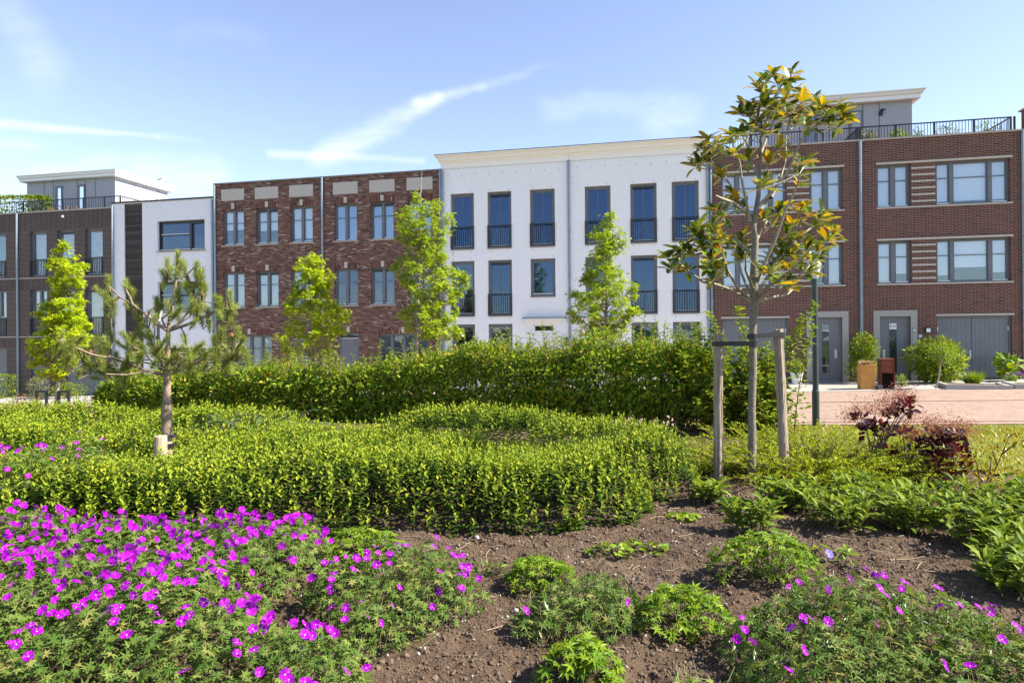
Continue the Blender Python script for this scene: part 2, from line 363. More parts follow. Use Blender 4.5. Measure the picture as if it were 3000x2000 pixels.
RV = .13     # how far windows sit back in the wall
class House:
    def __init__(s, name, label, cat, u0, u1, base, top, group=None):
        s.u0, s.u1, s.base, s.top = u0, u1, base, top; s.w = u1 - u0
        s.root = thing(name, label, cat, fw(u0), -ALPHA, group); s.open = []
    def L(s, u): return u - s.u0
    def wall(s, mats, zones=(), depth=9.0, floors=()):
        """front wall with real openings; zones = (z0, z1, material index)"""
        so = Soup(); w = s.w; xs = sorted({0.0, w} | {x for o in s.open for x in o[:2]}); zs = sorted({s.base, s.top} | {z for o in s.open for z in o[2:4]} | {z for q in zones for z in q[:2] if s.base < z < s.top})
        for i in range(len(xs) - 1):
            for j in range(len(zs) - 1):
                cx, cz = (xs[i] + xs[i + 1]) / 2, (zs[j] + zs[j + 1]) / 2
                if any(o[0] < cx < o[1] and o[2] < cz < o[3] for o in s.open): continue
                m = next((q[2] for q in zones if q[0] < cz < q[1] and (len(q) < 5 or q[3] < cx < q[4])), 0)
                so.quad((xs[i], 0, zs[j]), (xs[i + 1], 0, zs[j]), (xs[i + 1], 0, zs[j + 1]), (xs[i], 0, zs[j + 1]), m)
        for a, b, c, d in s.open:
            y = RV + .09
            so.quad((a, 0, c), (a, 0, d), (a, y, d), (a, y, c)); so.quad((b, 0, c), (b, y, c), (b, y, d), (b, 0, d))
            so.quad((a, 0, d), (b, 0, d), (b, y, d), (a, y, d)); so.quad((a, 0, c), (a, y, c), (b, y, c), (b, 0, c))
        e = .004
        so.quad((e, 0, s.base), (e, 0, s.top), (e, depth, s.top), (e, depth, s.base)); so.quad((w - e, 0, s.base), (w - e, depth, s.base), (w - e, depth, s.top), (w - e, 0, s.top))
        so.quad((e, depth, s.base), (e, depth, s.top), (w - e, depth, s.top), (w - e, depth, s.base)); so.quad((e, .0, s.top - .02), (w - e, 0, s.top - .02), (w - e, depth, s.top - .02), (e, depth, s.top - .02))
        for z in floors: so.box(e, w - e, .3, depth, z - .15, z + .15)
        return so.build('wall', mats, s.root)
    def part(s, name, so, mats, parent=None): return so.build(name, mats, parent or s.root)
    def window(s, a, b, c, d, lights=1, tr=None, fm=None, gl=None, back=None, cover=1.0, thick=.075, sash=.035, sill=None, sill_over=.04, wide=None, bar=False, rail=None, box=(), name='window', sash_off=(), lsill=True, crossbar=None):
        """a..b = facade metres, c..d heights. lights: number of lights or list of their relative widths; tr: height fraction of the glazing bar"""
        a, b = s.L(a), s.L(b); s.open.append((a, b, c, d)); fm = fm or FRAME; so = Soup(); pn = Soup(); bl = Soup()
        y0, y1 = RV, RV + .08; t = thick
        so.box(a, b, y0, y1, d - t, d); so.box(a, b, y0, y1, c, c + t); so.box(a, a + t, y0, y1, c + t, d - t); so.box(b - t, b, y0, y1, c + t, d - t)
        rel = lights if isinstance(lights, (list, tuple)) else [1] * lights; tw = (b - a - 2 * t) - (len(rel) - 1) * (wide or .1); x = a + t; sl = Soup()
        for i, r in enumerate(rel):
            x1 = x + tw * r / sum(rel)
            if i < len(rel) - 1: so.box(x1, x1 + (wide or .1), y0 - .012, y1, c + t, d - t)
            q = sash; ya, yb = y0 + .025, y1 - .005
            so.box(x, x1, ya, yb, d - t - q, d - t); so.box(x, x + q, ya, yb, c + t, d - t - q); so.box(x1 - q, x1, ya, yb, c + t, d - t - q); so.box(x + q, x1 - q, ya, yb, c + t, c + t + q)
            if lsill and i not in sash_off: sl.box(x + .01, x1 - .01, y0 - .03, y0 + .024, c + t - .012, c + t + .022)
            if tr: zt = c + t + (d - c - 2 * t) * tr; so.box(x + q, x1 - q, ya + .004, yb, zt - .016, zt + .016)
            if crossbar and i == crossbar[0]: so.box(x + q, x1 - q, ya - .02, yb, crossbar[1] - .03, crossbar[1] + .03); sl.box(x + q, x1 - q, ya - .045, ya - .021, crossbar[1] + .01, crossbar[1] + .035)
            if bar: xm = (x + x1) / 2; so.box(xm - .012, xm + .012, ya + .006, yb, c + t + q, d - t - q)
            pn.box(x + q * .5, x1 - q * .5, y0 + .05, y0 + .056, c + t + q * .5, d - t - q * .5)
            bk = back[i] if isinstance(back, list) else back; cv = cover[i] if isinstance(cover, list) else cover
            if bk is not None:
                z1 = d - t - (.02 if cv > 0 else .0); z0 = c + t; h = (z1 - z0) * abs(cv)
                if cv > 0: bl.box(x + .01, x1 - .01, y1 + .015, y1 + .021, z1 - h, z1, 0)
                else: bl.box(x + .01, x1 - .01, y1 + .015, y1 + .021, z0, z0 + h, 0)
            if i in box: so.box(x + .02, x1 - .02, y0 - .035, ya, d - t - .1, d - t - .03, 1)
            x = x1 + (wide or .1)
        f = so.build(name, [fm, IRON], s.root); pn.build('pane', gl or GL_SKY, f)
        if sl.n: sl.build('window_ledge', WHITEP, f)
        if bl.n:
            mt = next(m for m in (back if isinstance(back, list) else [back]) if m is not None); bl.build('curtain' if mt in (BLINDC, CURT) else 'blind_or_dark_sheet', mt, f)  # room sheets are built here too: shade as a flat dark colour
        if sill: Soup().box(a - sill_over, b + sill_over, -.045, RV + .02, c - .055, c + .002).build('sill', sill, f)
        if rail: s.railing(a, b, c, rail)
        return f
    def railing(s, a, b, z0, z1, y=-.02, parent=None, nb=None):
        so = Soup(); so.box(a, b, y - .02, y + .02, z1 - .04, z1); so.box(a, b, y - .02, y + .02, z0 + .02, z0 + .06)
        so.box(a, a + .035, y - .018, y + .018, z0 + .06, z1 - .04); so.box(b - .035, b, y - .018, y + .018, z0 + .06, z1 - .04)
        n = nb or max(3, round((b - a) / .095))
        for i in range(1, n): x = a + (b - a) * i / n; so.box(x - .008, x + .008, y - .009, y + .009, z0 + .06, z1 - .04)
        return so.build('railing', IRON, s.root)
    def pipe(s, u, z0, z1, r=.05, y=-.06, sq=False):
        x = s.L(u); so = Soup().tube([(x, y, z0), (x, y, z1)], r, 10, cap=False)
        for z in np.arange(z0 + .8, z1, 1.9): so.box(x - r - .012, x + r + .012, y - r * .4, y + .05, z - .02, z + .02)
        return so.build('downpipe', ZINC, s.root)
    def coping(s, z, h, over=.05, m=None, depth=.35, cuts=()):
        so = Soup().box(.003, s.w - .003, -over, depth, z, z + h); return so.build('coping', m or SILLM, s.root)

# ------------------------------------------------------------------ setting: ground, street, pavement
def ground_mat(name, stops, scale=3, rough=.95, det=8, bs=.6, bd=.02):
    m, nt, out = newmat(name); v = objc(nt); n = noise(nt, v, scale, det, .65); c = ramp(nt, n, stops)
    n2 = noise(nt, v, scale * 12, 5, .7)
    c = mix(nt, .6, c, ramp(nt, n2, [(.3, (.5, .5, .5)), (.7, (1.4, 1.36, 1.3))]), 'MULTIPLY')
    return fin(m, nt, out, nd(nt, 'ShaderNodeBsdfPrincipled', {'Base Color': c, 'Roughness': rough, 'Specular IOR Level': .2, 'Normal': bump(nt, n2, bs, bd)}))
GROUND = ground_mat('distant_ground', [(.3, (.1, .11, .06)), (.7, (.16, .17, .09))], .5)
SOIL = ground_mat('garden_soil', [(.25, (.055, .036, .023)), (.5, (.1, .067, .044)), (.75, (.15, .108, .075))], 2.2, bs=1.0, bd=.03)
GRASSB = ground_mat('lawn_base', [(.3, (.1, .13, .018)), (.7, (.2, .21, .04))], 2.0)
PAVER = brick('pink_clinker_paving', [(0, (.36, .2, .16)), (.5, (.44, .27, .21)), (1, (.4, .24, .2))], (.3, .2, .16), w=.2, h=.06, ms=.006, bs=.4)
def paver_mat():
    m, nt, out = newmat('pink_clinker_street'); o = objc(nt)
    v = nd(nt, 'ShaderNodeMapping', {'Vector': o, 'Rotation': (0, 0, R_(90))}).outputs[0]
    b = nd(nt, 'ShaderNodeTexBrick', {'Vector': v, 'Color1': (0, 0, 0, 1), 'Color2': (1, 1, 1, 1), 'Mortar': (.5, .5, .5, 1), 'Scale': 1.0, 'Mortar Size': .006, 'Brick Width': .21, 'Row Height': .085})
    c = ramp(nt, b.outputs[0], [(0, (.23, .15, .11)), (.5, (.3, .205, .155)), (1, (.275, .195, .155))])
    c = mix(nt, .55, c, ramp(nt, noise(nt, o, 1.1, 6), [(.3, (.78, .78, .78)), (.7, (1.2, 1.18, 1.15))]), 'MULTIPLY')
    c = mix(nt, b.outputs[1], c, (.2, .14, .11))
    return fin(m, nt, out, nd(nt, 'ShaderNodeBsdfPrincipled', {'Base Color': c, 'Roughness': .85, 'Normal': bump(nt, b.outputs[1], -.4, .006)}))
STREET = paver_mat()
SLAB = plain('pale_paving_slab', (.3, .28, .255), .9, .1, 3, bs=.3)
GUTTER = plain('dark_gutter_joint', (.05, .045, .04), .9)

def sheet(name, xs, ys, zf, m, keep=None, smooth=True):
    X, Y = np.meshgrid(xs, ys, indexing='ij'); Z = zf(X, Y); nx, ny = X.shape; i = np.arange(nx * ny).reshape(nx, ny)
    f = np.stack([i[:-1, :-1], i[1:, :-1], i[1:, 1:], i[:-1, 1:]], -1).reshape(-1, 4)
    if keep is not None:
        c = keep((X[:-1, :-1] + X[1:, 1:]) / 2, (Y[:-1, :-1] + Y[1:, 1:]) / 2).ravel(); f = f[c]
    return Soup().add(np.stack([X, Y, Z], -1), f).build(name, m, smooth=smooth)
gx = np.concatenate([np.linspace(-900, -60, 8), np.linspace(-50, 40, 61), np.linspace(50, 900, 8)])
gy = np.concatenate([np.linspace(-900, -40, 7), np.linspace(-30, 60, 61), np.linspace(70, 900, 8)])
tag(sheet('ground', gx, gy, lambda X, Y: street_z(X, Y) - .12, GROUND), None, None, kind='structure')
def fsheet(name, u0, u1, o0, o1, dz, m, nu=40):
    U, O = np.meshgrid(np.linspace(u0, u1, nu), np.linspace(o0, o1, 3), indexing='ij')
    X = U * CA + O * SA; Y = Y0 - U * SA + O * CA; i = np.arange(U.size).reshape(U.shape)
    f = np.stack([i[:-1, :-1], i[1:, :-1], i[1:, 1:], i[:-1, 1:]], -1).reshape(-1, 4)
    return tag(Soup().add(np.stack([X, Y, street_z(X, Y) + dz], -1), f).build(name, m), None, None, kind='structure')
OE = -11.3    # street edge (metres in front of the facade)
fsheet('street', -42, 34, OE, -3.62, 0, STREET)
fsheet('pavement', -42, 34, -3.62, .1, .008, SLAB)
gut = fsheet('street_gutter', -42, 34, -6.86, -6.78, .006, GUTTER)
tag(fsheet('street_joint', -42, 34, OE + .42, OE + .47, .006, GUTTER), None, None, kind='structure')
kb = Soup()
for uu in np.arange(-42, 34, 1.0):
    a = np.array(fw(uu + .006, OE - .1)); b = np.array(fw(uu + .994, OE - .1)); c = np.array(fw(uu + .994, OE)); d = np.array(fw(uu + .006, OE))
    P = np.array([a, b, c, d]); z = street_z(P[:, 0], P[:, 1]); lo = P.copy(); lo[:, 2] = z - .1; hi = P.copy(); hi[:, 2] = z + .03
    kb.add(np.vstack([lo, hi]), [(4, 5, 6, 7), (0, 1, 5, 4), (1, 2, 6, 5), (2, 3, 7, 6), (3, 0, 4, 7)])
tag(kb.build('kerb', PAVER), None, None, kind='structure')
# garden bed (fine near the camera) and lawn
LAWN = [(2.3, 15.2), (3.2, 8.6), (4.2, 6.9), (5.0, 5.9), (6.2, 5.4), (14, 4.2), (22, 4), (22, 11.0)]
def soil_z(X, Y):
    z = garden_z(X, Y); g = np.clip(1.4 - np.abs(Y - 3.6) / 3.5, 0, 1)
    return z + g * (.035 * vnoise(X, Y, .13, 3) + .022 * vnoise(X, Y, .06, 4) + .014 * vnoise(X, Y, .028, 5))
xs = np.concatenate([np.arange(-24, -2.6, .3), np.arange(-2.6, 3.4, .022), np.arange(3.4, 26, .3)])
ys = np.concatenate([np.arange(-6, 2.2, .4), np.arange(2.2, 6.2, .022), np.arange(6.2, 21, .2)])
soil = sheet('garden_soil', xs, ys, soil_z, SOIL, keep=lambda X, Y: (Y < EDGE0 - TA * X - .02) & ~inpoly(X.ravel(), Y.ravel(), LAWN).reshape(X.shape) | (Y < 5.6) & (X < 5))
tag(soil, None, None, kind='structure')
xl = np.arange(2.2, 24, .25); yl = np.arange(4, 15.4, .2)
tag(sheet('lawn', xl, yl, lambda X, Y: garden_z(X, Y) + .012, GRASSB, keep=lambda X, Y: inpoly(X.ravel(), Y.ravel(), LAWN).reshape(X.shape) & (Y < EDGE0 - TA * X - .02)), None, None, kind='structure')

# ------------------------------------------------------------------ the terrace
def gnd(u): return .0263 * (u - 13)
def cornice(h, z, height, proj, mats, ends=(0, 0), frieze=.2):
    """moulded cornice: flat frieze board, cove and flared top; ends = (return at the left, at the right) in metres"""
    so = Soup(); x0, x1 = -ends[0], h.w + ends[1]
    prof = [(-.03, z), (-.035, z + height * .36), (-.07, z + height * .38), (-.09, z + height * .5), (-.16, z + height * .56), (-proj * .62, z + height * .74), (-proj * .72, z + height * .78), (-proj, z + height * .9), (-proj, z + height * .965)]
    xa = [(-ends[0] * (abs(p[0]) / proj) if ends[0] else .003) for p in prof]; xb = [h.w + (ends[1] * abs(p[0]) / proj if ends[1] else -.003) for p in prof]
    for i in range(len(prof) - 1):
        (y, zz), (y2, z2) = prof[i], prof[i + 1]
        so.quad((xa[i], y, zz), (xb[i], y, zz), (xb[i + 1], y2, z2), (xa[i + 1], y2, z2))
        for s_, xx in ((0, xa), (1, xb)):
            if ends[s_]: so.quad((xx[i], y, zz), (xx[i + 1], y2, z2), (xx[i + 1], 3, z2), (xx[i], 3, zz))
            else: so.quad((xx[i], y, zz), (xx[i + 1], y2, z2), (xx[i + 1], .2, z2), (xx[i], .2, zz))
    so.box(xa[-1], xb[-1], -proj - .015, 3 if any(ends) else 1.0, z + height * .965, z + height, 1)
    return so.build('cornice', mats, h.root)

def white_house(label, u0, u1, mirror):
    h = House('white_brick_house', label, 'house', u0, u1, gnd((u0 + u1) / 2) - .4, 9.1, 'white brick terrace houses')
    U = (lambda a, b: (u0 + u1 - b, u0 + u1 - a)) if mirror else (lambda a, b: (a, b)); o = 0 if not mirror else 0
    c = u0
    cols = [(c + .39, c + 1.43), (c + 2.02, c + 3.06), (c + 3.85, c + 4.9)]
    for i, q in enumerate(cols):
        a, b = U(*q); tall = K(lights=1, bar=True, gl=GL_BLUE, sill=SILLD, thick=.085, sash=.05, sill_over=.0, lsill=True)
        h.window(a, b, 5.58, 7.94, back=(DARKROOM, BRIGHTROOM, DARKROOM)[(i + mirror) % 3], cover=-.3 if mirror else .96, rail=6.52, box=(0,) if i == 1 else (), **tall)
        if i < 2: h.window(a, b, 2.72, 5.05, back=(DARKROOM, CURT)[mirror], rail=3.62, box=(0,) if i == 1 else (), **{**tall, 'gl': GL_DARK if i == 0 and not mirror else GL_BLUE})
        else: h.window(a, b, 3.5, 5.05, back=CURT if not mirror else DARKROOM, **tall)
        if i < 2: h.window(a, b, .35, 2.35, back=BRIGHTROOM if mirror else DARKROOM, **{**tall, 'gl': GL_DARK})
    da, db = U(c + 3.96, c + 4.83); x0, x1 = h.L(da), h.L(db); g = gnd((da + db) / 2)
    h.open.append((x0, x1, g, 2.3))
    h.wall([WBRICK], floors=(-.2, 2.75, 5.6))
    d = Soup().box(x0 + .05, x1 - .05, .1, .15, g, 1.98).box(x0, x0 + .05, .08, .16, g, 2.3).box(x1 - .05, x1, .08, .16, g, 2.3).box(x0 + .05, x1 - .05, .08, .16, 1.98, 2.05).box(x0 + .05, x1 - .05, .08, .16, 2.25, 2.3)
    for zz in (g + .25, g + 1.1): d.box(x0 + .17, x1 - .17, .088, .1, zz, zz + .7)
    d = d.build('front_door', WHITEP, h.root); Soup().box(x0 + .05, x1 - .05, .12, .126, 2.05, 2.25).build('pane', GL_DARK, d); Soup().tube([(x1 - .12, .1, g + 1.05), (x1 - .12, .05, g + 1.05), (x1 - .24, .05, g + 1.05)], .012, 6).build('handle', STEEL, d)
    s = Soup()
    for xa, xb in ((x0 - .28, x0 - .003), (x1 + .003, x1 + .28)):
        s.box(xa, xb, -.05, .02, g, 2.32)
        for k in range(3): xx = xa + .05 + k * .065; s.box(xx, xx + .035, -.062, -.05, g + .2, 2.2)
    s.box(x0 - .3, x1 + .3, -.06, .02, 2.32, 2.42).box(x0 - .36, x1 + .36, -.16, .02, 2.42, 2.5).box(x0 - .4, x1 + .4, -.24, .02, 2.5, 2.56)
    s.box(x0 - .43, x1 + .43, -.28, .02, 2.56, 2.62, 1); s.build('door_surround', [WHITEP, ZINC], h.root)
    lx = x1 + .5 if not mirror else x0 - .5
    l = Soup().box(lx - .02, lx + .02, -.05, 0, 1.4, 1.62).box(lx - .075, lx + .075, -.2, -.05, 1.68, 1.72).box(lx - .055, lx + .055, -.18, -.07, 1.72, 1.76).box(lx - .065, lx + .065, -.19, -.06, 1.44, 1.47)
    for sx in (-.06, .05):
        for sy in (-.185, -.075): l.box(lx + sx, lx + sx + .01, sy, sy + .01, 1.47, 1.68)
    l = l.build('wall_lamp', IRON, h.root); Soup().box(lx - .045, lx + .045, -.17, -.08, 1.475, 1.675).build('lantern_glass', GL_SKY, l)
    cornice(h, 9.03, .55, .32, [CREAM, ROOFB], ((.23, 0), (0, 0))[mirror])
    h.pipe(u1 - .02 if not mirror else u1 - .06, g, 9.05)
    if not mirror: h.pipe(u0 + .05, g - .1, 9.0)
    v = Soup(); r = random.Random(int(u0 * 7))
    for i in range(9): x = .3 + i * .6; v.box(x - .006, x + .006, -.003, .01, 8.72 - (i % 2) * .06, 8.8 - (i % 2) * .06)
    for q in cols:
        a, b = U(*q)
        for z in (5.42, 7.98, 2.55, 5.1):
            for x in (h.L(a) + .12, h.L(b) - .12): v.box(x - .006, x + .006, -.003, .01, z, z + .06)
    v.build('weep_slot', SEAM, h.root)
    return h
white_house('white painted brick house next to the brown brick houses, a cream cornice along its top', -3.04, 2.47, 0)
white_house('white painted brick house next to the red brick house, partly behind the magnolia', 2.47, 8.0, 1)

def brown_house(label, u0, u1, mirror):
    h = House('brown_brick_house', label, 'house', u0, u1, gnd((u0 + u1) / 2) - .4, 8.98, 'brown brick terrace houses')
    U = (lambda a, b: (a, b)) if not mirror else (lambda a, b: (u0 + u1 - b, u0 + u1 - a)); c = u0
    cols = [(c + .42, c + 1.54), (c + 2.16, c + 3.28), (c + 3.9, c + 5.02)]; LN = []; KS = []
    for i, q in enumerate(cols):
        a, b = U(*q)
        for lv, (z0, z1) in enumerate(((6.13, 7.78), (3.26, 4.89))):
            hb = [BLINDW, BLINDW, BLINDW] if not mirror else [BLINDB, BLINDB, BLINDB]; bk = hb[i]; cv = (.55, .62, .9)[i]
            if mirror: cv = 1.0
            if lv == 1: bk = CURT if not mirror else (BRIGHTROOM, CURT, BRIGHTROOM)[i]; cv = 1.0
            h.window(a, b, z0, z1, lights=2, tr=.64, back=bk, cover=cv, sill=SILLM, thick=.06, wide=.11, gl=GL_SKY if lv == 0 or not mirror else GL_DARK, box=(0, 1) if i == 1 else ())
            LN.append((h.L(a) - .03, h.L(b) + .03, z1, z1 + .25)); x = (h.L(a) + h.L(b)) / 2; KS.append((x - .075, x + .075, -.03, .02, z1 + .03, z1 + .29))
        x0, x1 = h.L(a) - .035, h.L(b) + .03; Soup().box(x0, x1, -.015, .02, 8.2, 8.735).build('stone_panel', STONE, h.root)
    g = gnd((u0 + u1) / 2); a, b = U(c + 2.62, c + 4.92) if mirror == 0 and False else U(c + .63, c + 2.92)
    # wide living-room window and front door
    a, b = (u0 + .63, u0 + 2.92) if not mirror else (u1 - 2.94, u1 - .65)
    h.window(a, b, .35, 1.98, lights=4 if mirror else 4, tr=.62, back=CURT if not mirror else BRIGHTROOM, sill=SILLM, thick=.06, wide=.09, gl=GL_SKY if not mirror else GL_DARK)
    LN.append((h.L(a) - .03, h.L(b) + .03, 1.98, 2.22)); KS.append(((h.L(a) + h.L(b)) / 2 - .075, (h.L(a) + h.L(b)) / 2 + .075, -.03, .02, 2.01, 2.27))
    da, db = (u1 - 1.64, u1 - .72) if not mirror else (u0 + .66, u0 + 1.66)
    x0, x1 = h.L(da), h.L(db); h.open.append((x0, x1, g, 2.02)); LN.append((x0 - .03, x1 + .03, 2.02, 2.26)); KS.append(((x0 + x1) / 2 - .075, (x0 + x1) / 2 + .075, -.03, .02, 2.05, 2.31))
    zones = [(z0 + .002, z1, 1, xa, xb) for xa, xb, z0, z1 in LN]
    h.wall([BROWN], floors=(-.3, 2.7, 5.6))
    for xa, xb, z0, z1 in LN: Soup().box(xa, xb, -.006, .01, z0 + .002, z1).build('brick_lintel', BROWNV, h.root)
    for q in KS: Soup().box(*q).build('keystone', STONE, h.root)
    d = Soup().box(x0 + .06, x1 - .06, .1, .15, g, 1.74).box(x0, x0 + .06, .08, .17, g, 2.02).box(x1 - .06, x1, .08, .17, g, 2.02).box(x0 + .06, x1 - .06, .08, .17, 1.74, 1.8).box(x0 + .06, x1 - .06, .08, .17, 1.97, 2.02)
    d = d.build('front_door', [GAR], h.root); Soup().box(x0 + .06, x1 - .06, .12, .126, 1.8, 1.97).build('pane', GL_DARK, d); Soup().box(x0 + .06, x1 - .06, .07, .1, 1.78, 1.805).build('window_ledge', WHITEP, d)
    h.coping(8.98, .06, .06, SILLD); h.pipe(u1 - .03, g, 9.0); 
    if not mirror: h.pipe(u0 + .06, g, 8.95)
    return h
brown_house('mixed brown brick house adjoining the white rendered house, pale panels above its upper windows', -14.14, -8.6, 0)
brown_house('mixed brown brick house adjoining the white brick house, blue blinds in its upper windows', -8.6, -3.06, 1)

def side_rail(so, x, y0, y1, z0, z1, n):
    so.box(x - .02, x + .02, y0, y1, z1 - .04, z1); so.box(x - .015, x + .015, y0, y1, z0, z0 + .03)
    for i in range(n + 1): y = y0 + (y1 - y0) * i / n; so.box(x - .009, x + .009, y - .009, y + .009, z0 + .03, z1 - .04)
def front_rail(so, x0, x1, y, z0, z1, step=.105, posts=()):
    so.box(x0, x1, y - .022, y + .022, z1 - .04, z1); so.box(x0, x1, y - .015, y + .015, z0 + .02, z0 + .045)
    n = round((x1 - x0) / step)
    for i in range(n + 1): x = x0 + (x1 - x0) * i / n; so.box(x - .008, x + .008, y - .008, y + .008, z0 + .045, z1 - .04)
    for x in posts: so.box(x - .03, x + .03, y - .025, y + .025, z0 - .1, z1)

def red_house(label, u0, u1, mirror):
    h = House('red_brick_house', label, 'house', u0, u1, -.5, 9.06, 'red brick terrace houses')
    m = (lambda a, b: (u0 + a, u0 + b)) if mirror else (lambda a, b: (u1 - b, u1 - a)); W5 = h.w   # measured on the right-hand twin
    m = (lambda a, b: (13.44 + a, 13.44 + b)) if mirror else (lambda a, b: (13.44 - b, 13.44 - a))
    S_ = Soup()
    for lv, (z0, z1) in enumerate(((6.53, 8.13), (3.68, 5.28))):
        a, b = m(.59, 1.74); cv = [1.0, 1.0] if lv == 0 else [(1.0, .78), (.6, .98)][1 - mirror]
        h.window(a, b, z0, z1, lights=2, tr=.64, back=BLINDW, cover=(list(cv) if not isinstance(cv, list) else cv), thick=.06, wide=.15, gl=GL_SKY)
        a2, b2 = m(2.58, 4.99)
        h.window(a2, b2, z0, z1, lights=[.42, 1.1, .48] if mirror else [.48, 1.1, .42], tr=.64, back=BLINDW, cover=.93 if lv == 0 else ([.85, .66, .8] if mirror else 1.0), thick=.06, wide=.12, gl=GL_SKY, sash_off=(1,))
        xa, xb = sorted((h.L(m(.59, 1.74)[0]), h.L(m(2.58, 4.99)[0]))); lo = min(h.L(a), h.L(a2)) - .02; hi = max(h.L(b), h.L(b2)) + .06
        Soup().box(lo, hi, -.05, .03, z1 + .003, z1 + .075).build('lintel', STONE, h.root); Soup().box(lo, hi, -.05, .03, z0 - .055, z0 - .003).build('sill', STONE, h.root)
        g0, g1 = sorted((h.L(m(1.77, 2.56)[0]), h.L(m(1.77, 2.56)[1])))
        for k in range(6): zz = z1 - .19 - .245 * k; Soup().box(g0, g1, -.012, .02, zz - .032, zz + .032).build('stone_strip', STONE, h.root)
    da, db = m(.65, 1.69); ga, gb = m(2.57, 5.0); x0, x1 = h.L(da), h.L(db); y0, y1 = h.L(ga), h.L(gb); gz = gnd((da + db) / 2) + .02; gg = gnd((ga + gb) / 2) + .02
    h.open += [(x0, x1, gz, 2.45), (y0, y1, gg, 2.45)]
    Soup().box(y0 - .03, y1 + .06, -.05, .03, 2.453, 2.52).build('lintel', STONE, h.root)
    h.wall([RED], floors=(2.9, 5.8))
    # front door in its concrete surround
    c = Soup().box(x0 - .22, x1 + .22, -.045, .02, 2.455, 2.68).box(x0 - .22, x0 - .002, -.042, .02, gz, 2.452).box(x1 + .002, x1 + .22, -.042, .02, gz, 2.452); c.build('door_surround', CONC, h.root)
    d = Soup().box(x0 + .055, x1 - .055, .12, .17, gz + .04, 2.39).box(x0, x0 + .055, .09, .18, gz, 2.45).box(x1 - .055, x1, .09, .18, gz, 2.45).box(x0 + .055, x1 - .055, .09, .18, 2.39, 2.45)
    px0 = x0 + .36; px1 = px0 + .25
    d.box(px0 - .03, px0, .105, .12, .34, 2.2).box(px1, px1 + .03, .105, .12, .34, 2.2).box(px0 - .03, px1 + .03, .105, .12, .31, .34).box(px0 - .03, px1 + .03, .105, .12, 2.2, 2.23)
    d = d.build('front_door', DOORG, h.root)
    pn = Soup(); zz = [.34, .62, 1.45, 1.95, 2.2]
    pn.box(px0, px1, .113, .119, .34, 2.2); pn = pn.build('pane', GL_DARK, d)
    Soup().box(px0, px1, .108, .112, 1.935, 1.96).box(px0, px1, .108, .112, .6, .625).build('glazing_bar', SEAM if mirror else STEEL, d)
    Soup().box(x0 + .055, x1 - .055, .085, .12, gz, gz + .05).build('door_sill', ZINC, d)
    xl = x1 - .24 if not mirror else x0 + .13
    Soup().box(xl, xl + .085, .1, .12, .9, 1.22).build('letter_slot', STEEL, d)
    if mirror:
        Soup().box(x1 - .15, x1 - .1, .105, .12, .94, 1.17).tube([(x1 - .125, .11, 1.08), (x1 - .125, .06, 1.08), (x1 - .18, .055, 1.08)], .013, 6).build('handle', STEEL, d)
        Soup().box(px0 + .005, px1 - .005, .104, .1115, 1.98, 2.195).build('name_plate', WHITEP, d)
        def word(txt, x, z, size, y, parent, mat, rz=0, name='lettering', shear=0.0):
            cu = bpy.data.curves.new(name, 'FONT'); cu.body = txt; cu.size = size; cu.extrude = .001; cu.align_x = 'CENTER'; cu.align_y = 'CENTER'; cu.shear = shear
            t0 = bpy.data.objects.new(name, cu); me = bpy.data.meshes.new_from_object(t0); bpy.data.objects.remove(t0); t = bpy.data.objects.new(name, me); COL.objects.link(t); t.parent = parent; t.location = (x, y, z); t.rotation_euler = (R_(90), rz, 0); me.materials.clear(); me.materials.append(mat); return t
        word('E', px0 + .06, 2.09, .17, .102, d, IRON); word('40', px0 + .165, 2.09, .12, .102, d, IRON); word('Wille', (px0 + px1) / 2, 1.17, .2, .11, d, IRON, R_(90), shear=.25)
        xp = h.L(15.455); q = Soup().box(xp - .05, xp + .05, -.012, .005, 1.67, 1.77).build('number_plate', WHITEP, h.root); word('27', xp, 1.72, .075, -.0145, q, IRON)
        xq = h.L(15.7); q = Soup().box(xq - .095, xq + .095, -.1, 0, 1.84, 2.05).build('wall_lamp', IRON, h.root); Soup().box(xq - .075, xq + .06, -.112, -.101, 1.86, 2.0).build('lamp_glass', WHITEP, q)
        xk = x1 + .11; Soup().box(xk - .03, xk + .03, -.075, -.044, 1.9, 1.99).tube([(xk - .035, -.06, 1.95), (xk - .02, -.09, 2.0), (xk, -.06, 2.06)], .014, 6).tube([(xk, -.06, 1.93), (xk + .03, -.09, 2.0), (xk + .035, -.06, 2.07)], .014, 6).tube([(xk, -.055, 1.9), (xk, -.05, 1.2)], .006, 5).build('door_bell', STEEL, h.root)
    # garage doors
    sp_ = y0 + (1.19 if mirror else 1.24)
    q = Soup().box(y0, y0 + .05, .09, .18, gg, 2.45).box(y1 - .06, y1, .09, .18, gg, 2.45).box(y0 + .05, y1 - .06, .09, .18, 2.37, 2.45).build('garage_frame', FRAME, h.root)
    for xa, xb in ((y0 + .052, sp_ - .008), (sp_ + .008, y1 - .062)):
        dd = Soup().box(xa, xb, .12, .16, gg + .04, 2.365).build('garage_door', GAR, h.root)
        hx = xb - .01 if xb > y1 - .1 else xa + .01
        Soup().box(hx - .015, hx + .015, .1, .12, 1.9, 2.05).box(hx - .015, hx + .015, .1, .12, .5, .65).build('hinge', STEEL, dd)
        if xb < y1 - .1: Soup().box(xb - .07, xb - .025, .105, .12, .95, 1.18).tube([(xb - .05, .11, 1.09), (xb - .05, .06, 1.09), (xb - .16, .055, 1.09)], .012, 6).build('handle', STEEL, dd)
    h.coping(9.06, .065, .05, SILLM)
